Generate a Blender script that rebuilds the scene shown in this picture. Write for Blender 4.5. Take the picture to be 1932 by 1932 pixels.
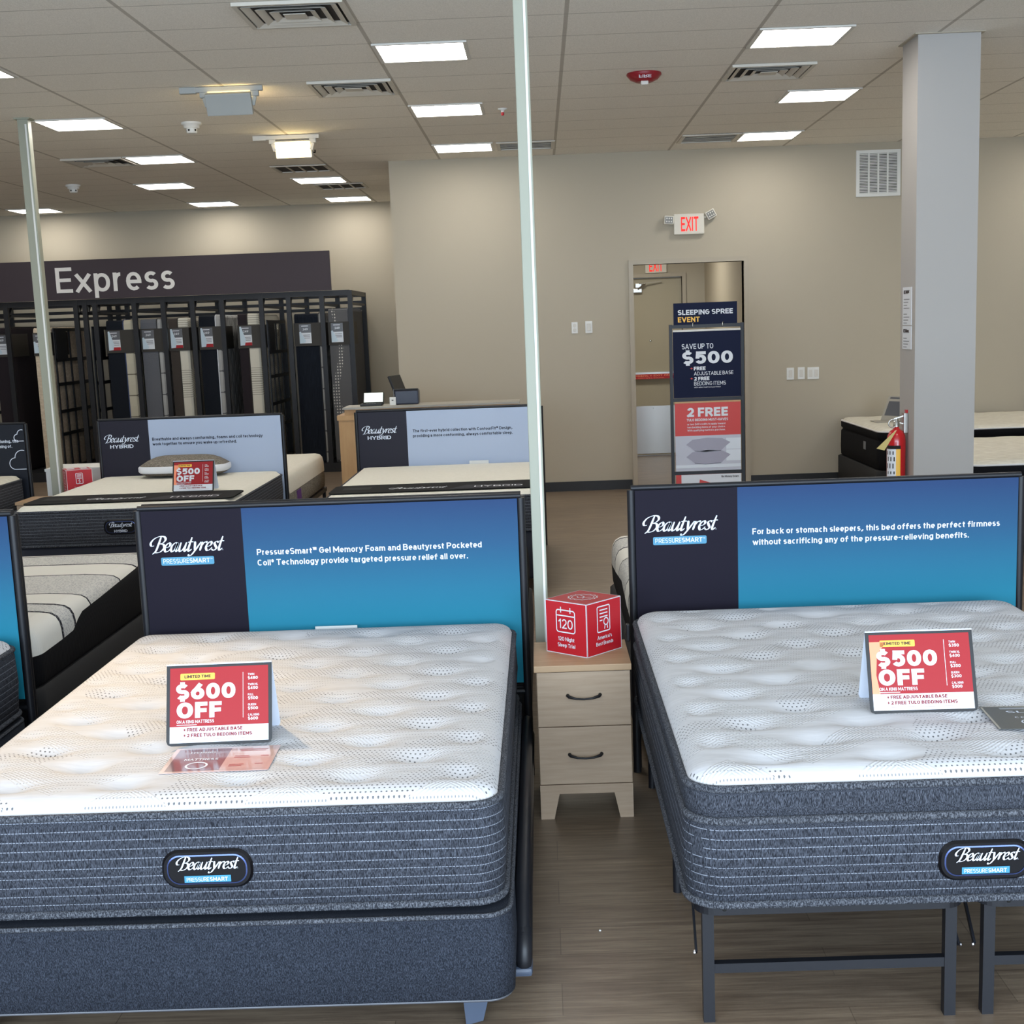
import bpy, bmesh, math, random
from mathutils import Vector, Matrix
random.seed(7)
SC = bpy.context.scene
COL = SC.collection
for o in list(bpy.data.objects): bpy.data.objects.remove(o)

# ------------------------------------------------------------------ camera
CAM_H = 1.838
yaw, pitch, roll = -0.01484, 0.16766, -0.03711
FWD = Vector((math.sin(yaw)*math.cos(pitch), math.cos(yaw)*math.cos(pitch), -math.sin(pitch)))
rt = Vector((math.cos(yaw), -math.sin(yaw), 0)); upv = rt.cross(FWD)
RGT = rt*math.cos(roll) + upv*math.sin(roll)
UPV = -rt*math.sin(roll) + upv*math.cos(roll)
cam = bpy.data.cameras.new('camera'); camo = bpy.data.objects.new('camera', cam); COL.objects.link(camo)
camo.matrix_world = Matrix(((RGT.x, UPV.x, -FWD.x, 0), (RGT.y, UPV.y, -FWD.y, 0), (RGT.z, UPV.z, -FWD.z, CAM_H), (0, 0, 0, 1)))
cam.sensor_width = 36; cam.sensor_fit = 'HORIZONTAL'
cam.lens = 2575.52/1932*36
cam.shift_x = (966-994.61)/1932; cam.shift_y = (1048.51-966)/1932
cam.clip_start = .05; cam.clip_end = 100
SC.camera = camo

# ------------------------------------------------------------------ world, daylight, exposure
w = bpy.data.worlds.new('world'); SC.world = w; w.use_nodes = True
w.node_tree.nodes['Background'].inputs[0].default_value = (.75, .86, 1, 1)
w.node_tree.nodes['Background'].inputs[1].default_value = .3
def area(name, loc, rot, sx, sy, power, col):
    l = bpy.data.lights.new(name, 'AREA'); l.shape = 'RECTANGLE'; l.size = sx; l.size_y = sy; l.energy = power; l.color = col
    o = bpy.data.objects.new(name, l); COL.objects.link(o); o.location = loc; o.rotation_euler = rot
    return o
area('window_daylight', (0, -2.3, 1.75), (math.radians(90), 0, 0), 11, 2.9, 880, (.68, .83, 1.0))
PANEL_E = 12.0
SC.view_settings.view_transform = 'Standard'; SC.view_settings.look = 'None'
SC.view_settings.exposure = 0.40; SC.view_settings.gamma = 1; SC.view_settings.use_curve_mapping = False

# ------------------------------------------------------------------ materials
def lin(c): return tuple(((v/255)/12.92 if v/255 <= .04045 else ((v/255+.055)/1.055)**2.4) for v in c)
def mat(name, rgb, rough=.6, metal=0, spec=.5, emit=None, es=1, coat=0):
    m = bpy.data.materials.new(name); m.use_nodes = True
    b = m.node_tree.nodes['Principled BSDF']
    b.inputs['Base Color'].default_value = (*lin(rgb), 1)
    b.inputs['Roughness'].default_value = rough; b.inputs['Metallic'].default_value = metal
    b.inputs['Specular IOR Level'].default_value = spec
    if coat: b.inputs['Coat Weight'].default_value = coat; b.inputs['Coat Roughness'].default_value = .08
    if emit is not None:
        b.inputs['Emission Color'].default_value = (*lin(emit), 1); b.inputs['Emission Strength'].default_value = es
    return m
class NT:
    """small node-graph helper on a material"""
    def __init__(s, m):
        s.t = m.node_tree; s.b = s.t.nodes['Principled BSDF']; s.L = s.t.links
        s.tc = s.t.nodes.new('ShaderNodeTexCoord')
    def new(s, k, **kw):
        n = s.t.nodes.new(k)
        for a, v in kw.items(): setattr(n, a, v)
        return n
    def put(s, sock, v):
        if isinstance(v, (int, float)): sock.default_value = v
        elif isinstance(v, tuple): sock.default_value = (*v, 1) if len(v) == 3 and sock.type == 'RGBA' else v
        else: s.L.new(v, sock)
    def M(s, op, a, b=0, c=None, clamp=False):
        n = s.new('ShaderNodeMath', operation=op, use_clamp=clamp); s.put(n.inputs[0], a); s.put(n.inputs[1], b)
        if c is not None: s.put(n.inputs[2], c)
        return n.outputs[0]
    def obj(s):
        sp = s.new('ShaderNodeSeparateXYZ'); s.L.new(s.tc.outputs['Object'], sp.inputs[0]); return sp.outputs
    def map(s, scale, rot=(0, 0, 0)):
        n = s.new('ShaderNodeMapping'); n.inputs['Scale'].default_value = scale; n.inputs['Rotation'].default_value = rot
        s.L.new(s.tc.outputs['Object'], n.inputs[0]); return n.outputs[0]
    def noise(s, vec, scale=1, detail=3, rough=.5):
        n = s.new('ShaderNodeTexNoise'); s.L.new(vec, n.inputs['Vector']); n.inputs['Scale'].default_value = scale
        n.inputs['Detail'].default_value = detail; n.inputs['Roughness'].default_value = rough; return n.outputs['Fac']
    def ramp(s, fac, stops, mode='LINEAR'):
        n = s.new('ShaderNodeValToRGB'); r = n.color_ramp; r.interpolation = mode
        while len(r.elements) > 1: r.elements.remove(r.elements[-1])
        r.elements[0].position = stops[0][0]; r.elements[0].color = (*stops[0][1], 1)
        for p, c in stops[1:]:
            e = r.elements.new(p); e.color = (*c, 1)
        s.put(n.inputs[0], fac); return n.outputs[0]
    def mix(s, f, a, b):
        n = s.new('ShaderNodeMix', data_type='RGBA'); s.put(n.inputs[0], f); s.put(n.inputs[6], a); s.put(n.inputs[7], b); return n.outputs[2]
    def mrange(s, v, a, b, c=0, d=1):
        n = s.new('ShaderNodeMapRange'); s.put(n.inputs[0], v)
        for i, x in enumerate((a, b, c, d)): n.inputs[i+1].default_value = x
        return n.outputs[0]
    def bump(s, h, strength=.3, dist=.002):
        n = s.new('ShaderNodeBump'); n.inputs['Strength'].default_value = strength; n.inputs['Distance'].default_value = dist
        s.put(n.inputs['Height'], h); s.L.new(n.outputs[0], s.b.inputs['Normal'])
    def color(s, c): s.put(s.b.inputs['Base Color'], c)

X0, Y0, CEIL = -0.9995, 7.7495, 3.61
def m_ceiling():
    m = mat('ceiling_tile', (240, 235, 226), .9, spec=.2); n = NT(m); o = n.obj()
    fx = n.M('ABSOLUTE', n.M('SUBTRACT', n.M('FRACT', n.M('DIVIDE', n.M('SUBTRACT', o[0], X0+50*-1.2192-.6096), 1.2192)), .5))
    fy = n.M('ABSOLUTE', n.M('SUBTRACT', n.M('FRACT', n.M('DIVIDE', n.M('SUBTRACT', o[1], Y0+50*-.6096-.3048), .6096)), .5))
    lx = n.M('LESS_THAN', fx, .0105); ly = n.M('LESS_THAN', fy, .0105)  # grid lines: shade of the recessed reveals, painted into the tile colour
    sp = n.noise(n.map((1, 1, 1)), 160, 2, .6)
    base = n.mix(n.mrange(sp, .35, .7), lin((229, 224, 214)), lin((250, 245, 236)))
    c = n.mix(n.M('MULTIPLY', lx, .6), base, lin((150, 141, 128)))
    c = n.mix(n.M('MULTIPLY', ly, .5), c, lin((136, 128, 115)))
    n.color(c); return m
def m_floor():
    m = mat('plank_floor', (100, 84, 72), .34, spec=.6); n = NT(m)
    br = n.new('ShaderNodeTexBrick'); br.offset = .37; br.squash = 1
    n.L.new(n.tc.outputs['Object'], br.inputs['Vector'])
    br.inputs['Color1'].default_value = (.25, .25, .25, 1); br.inputs['Color2'].default_value = (.75, .75, .75, 1); br.inputs['Mortar'].default_value = (0, 0, 0, 1)
    br.inputs['Scale'].default_value = 1; br.inputs['Mortar Size'].default_value = .0012; br.inputs['Brick Width'].default_value = 1.22; br.inputs['Row Height'].default_value = .18
    g = n.noise(n.map((3, 46, 1)), 1, 5, .62)
    g2 = n.noise(n.map((10, 260, 1)), 1, 3, .6)
    f = n.M('ADD', n.M('MULTIPLY', br.outputs['Color'], .16), n.M('ADD', n.M('MULTIPLY', g, .72), n.M('MULTIPLY', g2, .22)))
    c = n.ramp(f, [(.2, lin((76, 63, 53))), (.5, lin((116, 100, 84))), (.68, lin((142, 125, 105))), (.95, lin((170, 152, 130)))])
    c = n.mix(n.M('MULTIPLY', br.outputs['Fac'], .4), c, lin((60, 50, 44)))
    n.color(c); n.bump(g2, .15, .001); return m
def m_wall(name='wall_paint', rgb=(182, 173, 155)):
    m = mat(name, rgb, .75, spec=.25); n = NT(m)
    n.bump(n.noise(n.map((1, 1, 1)), 240, 2), .08, .001); return m
def m_wood(name, a, b, sc=(4, 4, 60)):
    m = mat(name, a, .5); n = NT(m)
    g = n.noise(n.map(sc), 1, 5, .6)
    n.color(n.ramp(g, [(.3, lin(a)), (.7, lin(b))])); return m
def m_heather(name, dark, light, quilt=0, z0=0, zs=(760, 760, 95), th=.5):
    m = mat(name, dark, .9, spec=.15); n = NT(m)
    g = n.noise(n.map(zs), 1, 2, .55)
    c = n.ramp(g, [(th-.08, lin(dark)), (th+.16, lin(light))])
    h = g
    if quilt:
        o = n.obj()
        f = n.M('FRACT', n.M('DIVIDE', n.M('SUBTRACT', o[2], z0), quilt))
        ln = n.M('LESS_THAN', n.M('ABSOLUTE', n.M('SUBTRACT', f, .5)), .045)
        da = n.M('GREATER_THAN', n.M('FRACT', n.M('MULTIPLY', n.M('ADD', o[0], o[1]), 110)), .25)
        c = n.mix(n.M('MULTIPLY', n.M('MULTIPLY', ln, da), .7), c, lin((150, 156, 168)))
        h = n.M('MULTIPLY', n.M('ABSOLUTE', n.M('SUBTRACT', f, .5)), 2)
        n.bump(n.M('POWER', h, .4), .3, .004)
    n.color(c); return m
def m_knit(name, base=(208, 208, 211), hole=(70, 70, 74)):
    """white quilted mattress top: lines of small eyelets in a chevron and block pattern, ribbed between"""
    m = mat(name, base, .85, spec=.15); n = NT(m); o = n.obj()
    cx = n.M('SUBTRACT', n.M('FRACT', n.M('DIVIDE', o[0], .42)), .5)
    tri = n.M('MULTIPLY', n.M('ABSOLUTE', cx), .42)
    v = n.M('DIVIDE', n.M('ADD', o[1], n.M('MULTIPLY', tri, .9)), .30)
    band = n.M('FRACT', v)
    inb = n.M('LESS_THAN', band, .46)
    pit = n.noise(n.map((2.2, 2.8, 1)), 1, 1)
    big = n.M('GREATER_THAN', pit, .47)
    # eyelets: staggered lattice .0125 x .014, and wide-row lattice elsewhere
    def lattice(px, py, r):
        row = n.M('FLOOR', n.M('DIVIDE', o[1], py))
        sx = n.M('MULTIPLY', n.M('FRACT', n.M('MULTIPLY', row, .5)), px)
        a = n.M('MULTIPLY', n.M('SUBTRACT', n.M('FRACT', n.M('DIVIDE', n.M('ADD', o[0], sx), px)), .5), px)
        b = n.M('MULTIPLY', n.M('SUBTRACT', n.M('FRACT', n.M('DIVIDE', o[1], py)), .5), py)
        d = n.M('SQRT', n.M('ADD', n.M('MULTIPLY', a, a), n.M('MULTIPLY', b, b)))
        return n.M('LESS_THAN', d, r)
    l1 = n.M('MULTIPLY', lattice(.0135, .0145, .0027), n.M('MULTIPLY', inb, big))
    l2 = n.M('MULTIPLY', lattice(.009, .024, .0017), n.M('SUBTRACT', 1, inb))
    dots = n.M('MAXIMUM', l1, n.M('MULTIPLY', l2, .75))
    rib = n.M('SINE', n.M('MULTIPLY', n.M('ADD', o[1], n.M('MULTIPLY', tri, .9)), 2*math.pi/.013))
    ribn = n.M('MULTIPLY', n.M('ADD', rib, 1), .5)
    soft = n.noise(n.map((14, 130, 1)), 1, 2, .5)
    c0 = n.mix(n.mrange(soft, .35, .7), lin(tuple(int(v*.965) for v in base)), lin(base))
    n.color(n.mix(n.M('MULTIPLY', dots, .85), c0, lin(hole)))
    n.bump(n.M('ADD', n.M('MULTIPLY', ribn, n.M('SUBTRACT', 1, inb)), n.M('MULTIPLY', soft, .5)), .38, .0028)
    return m
def m_gradient(name, top, bot, z0, z1):
    """the blue graphic as printed: a two-ink blend from edge to edge of the panel"""
    m = mat(name, top, .55, spec=.12); n = NT(m); o = n.obj()
    f = n.mrange(o[2], z0, z1)
    n.color(n.ramp(f, [(0, lin(bot)), (.35, lin((38, 124, 150))), (.75, lin((45, 88, 124))), (1, lin(top))])); return m

MT = {}
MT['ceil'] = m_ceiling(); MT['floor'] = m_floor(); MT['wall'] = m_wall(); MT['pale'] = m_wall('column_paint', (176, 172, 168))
MT['trimp'] = mat('trim_paint', (176, 166, 148), .5)
MT['black'] = mat('black_plastic', (22, 22, 25), .5); MT['bmetal'] = mat('black_metal', (26, 27, 32), .42, spec=.4)
MT['blackcloth'] = m_heather('black_cloth', (14, 14, 17), (26, 26, 30)); MT['basecloth'] = mat('black_velvet', (24, 24, 27), .8)
MT['rubber'] = mat('black_baseboard', (30, 30, 32), .5)
MT['white'] = mat('white_plastic', (228, 228, 224), .45); MT['trackg'] = mat('track_grey', (164, 166, 163), .5); MT['wmetal'] = mat('white_metal', (214, 211, 203), .5)
MT['polew'] = mat('pole_white', (154, 156, 140), .5)
MT['badge'] = mat('badge_black', (9, 8, 12), .35, spec=.25); MT['badgerim'] = mat('badge_rim', (70, 84, 130), .25, .6); MT['grey'] = mat('grey_plastic', (120, 122, 126), .5); MT['legblue'] = mat('grey_blue_plastic', (70, 80, 97), .45)
MT['chrome'] = mat('brushed_steel', (190, 188, 182), .28, 1); MT['bolt'] = mat('bolt_steel', (200, 200, 205), .3, 1)
MT['lens'] = mat('lamp_lens', (120, 118, 112), .3)
MT['panel'] = mat('light_diffuser', (255, 255, 255), .5, emit=(255, 251, 244), es=PANEL_E)
MT['warm'] = mat('warm_lens', (255, 220, 150), .5, emit=(255, 226, 160), es=9)
MT['dark'] = mat('dark_hollow', (18, 17, 16), .9)
MT['red'] = mat('red_print', (184, 26, 38), .45); MT['signred'] = mat('sign_red', (158, 28, 35), .45, spec=.3); MT['orange'] = mat('sign_orange', (250, 150, 110), .4)
MT['yellow'] = mat('sign_yellow', (246, 190, 66), .45); MT['ink'] = mat('dark_ink', (44, 30, 34), .6); MT['redink'] = mat('red_ink', (128, 12, 28), .6)
MT['prwhite'] = mat('print_white', (222, 225, 231), .5); MT['prblue'] = mat('print_pale', (222, 230, 244), .5)
MT['navy'] = mat('navy_print', (29, 26, 38), .6, spec=.1); MT['navy2'] = mat('navy_print_dark', (24, 29, 40), .55, spec=.3)
MT['hybblue'] = mat('pale_blue_print', (176, 190, 214), .5, spec=.3); MT['hybnavy'] = mat('hybrid_navy_print', (28, 26, 41), .5, spec=.3)
MT['chip'] = mat('cyan_chip', (62, 138, 172), .4)
MT['gradL'] = m_gradient('blue_blend_print', (42, 66, 106), (32, 130, 152), .45, 1.16)
MT['posternavy'] = mat('poster_navy', (27, 33, 58), .6, spec=.1); MT['postred'] = mat('poster_red', (206, 66, 62), .5); MT['postgrey'] = mat('poster_grey', (196, 198, 210), .5)
MT['postpil'] = mat('poster_pillow', (166, 164, 180), .6); MT['postpale'] = mat('poster_pale', (222, 228, 236), .5)
MT['birch'] = m_wood('birch_laminate', (168, 144, 119), (184, 161, 136)); MT['maple'] = m_wood('maple_laminate', (186, 146, 98), (202, 164, 116), (14, 14, 3))
MT['birchtop'] = m_wood('birch_top', (172, 140, 106), (188, 157, 122), (4, 60, 4))
MT['heatA'] = m_heather('heather_border', (30, 32, 38), (84, 88, 98), .0248, .0)
MT['heatP'] = m_heather('heather_pillow_side', (30, 32, 38), (88, 92, 102))
MT['pipe'] = m_heather('heather_piping', (44, 46, 52), (104, 107, 114), zs=(300, 300, 120))
MT['heatB'] = m_heather('heather_base', (26, 29, 36), (60, 65, 76), zs=(620, 620, 190))
MT['heatH'] = m_heather('hybrid_border', (40, 41, 46), (84, 86, 92), .022)
MT['navybase'] = mat('navy_base_cloth', (26, 29, 42), .8)
MT['knit'] = m_knit('eyelet_knit'); MT['knitw'] = mat('white_edge_cloth', (232, 230, 228), .85)
MT['cream'] = m_heather('cream_cloth', (222, 219, 207), (231, 228, 217), zs=(40, 200, 40)); MT['creamq'] = m_heather('cream_quilt', (214, 209, 195), (228, 224, 211), zs=(12, 40, 12))
MT['cover'] = mat('foot_cover_vinyl', (20, 20, 20), .8, spec=.15); MT['coverg'] = mat('foot_cover_grey', (52, 52, 57), .8, spec=.15)
MT['pillow'] = m_heather('pillow_quilt', (112, 106, 98), (146, 138, 126), zs=(90, 90, 90))
MT['purple'] = mat('purple_label', (86, 42, 130), .6); MT['greyrib'] = m_heather('grey_rib', (112, 110, 104), (150, 147, 139), zs=(20, 20, 240))
MT['expr'] = mat('fascia_aubergine', (60, 51, 57), .5, spec=.3); MT['exprtxt'] = mat('fascia_letters', (226, 224, 220), .5)
MT['sleeve'] = mat('olive_sleeve', (46, 42, 36), .6); MT['card'] = mat('card_white', (214, 218, 224), .25, spec=.6); MT['cardg'] = mat('card_grey', (92, 94, 100), .3)
MT['screen'] = mat('screen_glow', (230, 240, 232), .3, emit=(226, 240, 228), es=.8)
MT['extred'] = mat('extinguisher_red', (190, 24, 30), .25, coat=.5); MT['tagy'] = mat('tag_yellow', (200, 180, 110), .6)
MT['exitface'] = mat('exit_housing', (222, 217, 204), .5); MT['exitred'] = mat('exit_letters', (230, 30, 20), .5, emit=(255, 30, 14), es=.55)
MT['firered'] = mat('alarm_red', (140, 22, 34), .4); MT['clear'] = mat('strobe_clear', (220, 216, 208), .2)
MT['lam'] = mat('laminate_film', (206, 176, 168), .12, spec=.8); MT['lamd'] = mat('laminate_dark', (134, 104, 106), .12, spec=.8); MT['lamr'] = mat('laminate_red', (176, 60, 56), .3)
MT['cardd'] = mat('card_charcoal', (86, 88, 86), .35)
MT['stone'] = mat('counter_stone', (168, 163, 152), .4); MT['vent'] = mat('vent_enamel', (206, 200, 188), .5)
MT['ductgap'] = mat('duct_dark', (46, 42, 38), .9)

# ------------------------------------------------------------------ mesh builder
class MB:
    def __init__(s): s.v = []; s.f = []; s.m = []; s.sm = []
    def add(s, vs, fs, mi=0, smooth=False, M=None):
        b = len(s.v)
        s.v += [tuple(M @ Vector(p)) if M is not None else tuple(p) for p in vs]
        for f in fs: s.f.append([b+i for i in f]); s.m.append(mi); s.sm.append(smooth)
        return s
    def box(s, x0, x1, y0, y1, z0, z1, mi=0, M=None, bev=0):
        if bev <= 0:
            vs = [(x0, y0, z0), (x1, y0, z0), (x1, y1, z0), (x0, y1, z0), (x0, y0, z1), (x1, y0, z1), (x1, y1, z1), (x0, y1, z1)]
            return s.add(vs, [(0, 3, 2, 1), (4, 5, 6, 7), (0, 1, 5, 4), (1, 2, 6, 5), (2, 3, 7, 6), (3, 0, 4, 7)], mi, False, M)
        bm = bmesh.new(); bmesh.ops.create_cube(bm, size=1)
        for v in bm.verts: v.co = Vector((x0+(v.co.x+.5)*(x1-x0), y0+(v.co.y+.5)*(y1-y0), z0+(v.co.z+.5)*(z1-z0)))
        bmesh.ops.bevel(bm, geom=bm.edges[:], offset=bev, segments=2, affect='EDGES', profile=.6)
        s.bm(bm, mi, False, M); return s
    def bm(s, bm, mi=0, smooth=False, M=None):
        bm.verts.index_update()
        s.add([v.co[:] for v in bm.verts], [[v.index for v in f.verts] for f in bm.faces], mi, smooth, M); bm.free()
    def loft(s, rings, mi=0, smooth=True, caps=(True, True), M=None, closed=True):
        n = len(rings[0]); vs = [p for r in rings for p in r]; fs = []
        for i in range(len(rings)-1):
            for j in range(n if closed else n-1):
                k = (j+1) % n; fs.append((i*n+j, i*n+k, (i+1)*n+k, (i+1)*n+j))
        s.add(vs, fs, mi, smooth, M); b = [(0, caps[0]), (len(rings)-1, caps[1])]
        for i, on in b:
            if on: s.add(rings[i], [tuple(range(n)) if i else tuple(range(n))[::-1]], mi, False, M)
        return s
    def lathe(s, prof, n=20, mi=0, M=None, caps=(True, True)):
        return s.loft([[(r*math.cos(2*math.pi*k/n), r*math.sin(2*math.pi*k/n), z) for k in range(n)] for r, z in prof], mi, True, caps, M)
    def tube(s, pts, r, n=8, mi=0, closed=False, M=None, caps=True):
        P = [Vector(p) for p in pts]; rings = []; N = len(P); prev = None
        for i, p in enumerate(P):
            a = P[i-1] if (i or closed) else P[i]; b = P[(i+1) % N] if (i < N-1 or closed) else P[i]
            t = (b-a).normalized()
            if prev is None:
                u = t.cross(Vector((0, 0, 1)))
                if u.length < 1e-3: u = t.cross(Vector((1, 0, 0)))
            else: u = prev - t*prev.dot(t)
            u.normalize(); prev = u; v = t.cross(u)
            rr = r[i] if isinstance(r, (list, tuple)) else r
            rings.append([tuple(p+u*rr*math.cos(2*math.pi*k/n)+v*rr*math.sin(2*math.pi*k/n)) for k in range(n)])
        if closed: rings.append(rings[0])
        return s.loft(rings, mi, True, (caps and not closed,)*2, M)
    def bar(s, a, b, wx, wy, mi=0, M=None):
        """square tube from a to b; wx, wy cross-section"""
        a = Vector(a); b = Vector(b); t = (b-a).normalized()
        u = Vector((1, 0, 0)) if abs(t.x) < .9 else Vector((0, 1, 0))
        u = (u-t*u.dot(t)).normalized(); v = t.cross(u)
        q = [(-1, -1), (1, -1), (1, 1), (-1, 1)]
        return s.loft([[tuple(p+u*wx/2*i+v*wy/2*j) for i, j in q] for p in (a, b)], mi, False, (True, True), M)
    def prism(s, poly, z0, z1, mi=0, M=None):
        return s.loft([[(x, y, z0) for x, y in poly], [(x, y, z1) for x, y in poly]], mi, False, (True, True), M)
    def build(s, name, mats, parent=None, loc=None):
        me = bpy.data.meshes.new(name); me.from_pydata(s.v, [], s.f)
        for m in (mats if isinstance(mats, (list, tuple)) else [mats]): me.materials.append(MT[m] if isinstance(m, str) else m)
        me.polygons.foreach_set('material_index', s.m); me.polygons.foreach_set('use_smooth', s.sm); me.update()
        o = bpy.data.objects.new(name, me); COL.objects.link(o)
        if parent is not None: o.parent = parent
        if loc is not None: o.location = loc
        return o
def tag(o, label, cat, group=None, kind=None):
    o['label'] = label; o['category'] = cat
    if group: o['group'] = group
    if kind: o['kind'] = kind
    return o
def thing(name, label, cat, loc=(0, 0, 0), rz=0, group=None):
    o = bpy.data.objects.new(name, None); COL.objects.link(o); o.location = loc; o.rotation_euler = (0, 0, rz); o.empty_display_size = .1
    return tag(o, label, cat, group)
def copy_tree(o, parent=None, loc=None, label=None):
    c = o.copy(); COL.objects.link(c)
    if parent is not None: c.parent = parent
    for ch in list(o.children): copy_tree(ch, c)
    if loc is not None: c.location = loc
    if label: c['label'] = label
    return c
def struct(name, mb, mats):
    o = mb.build(name, mats); o['kind'] = 'structure'; return o

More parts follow.
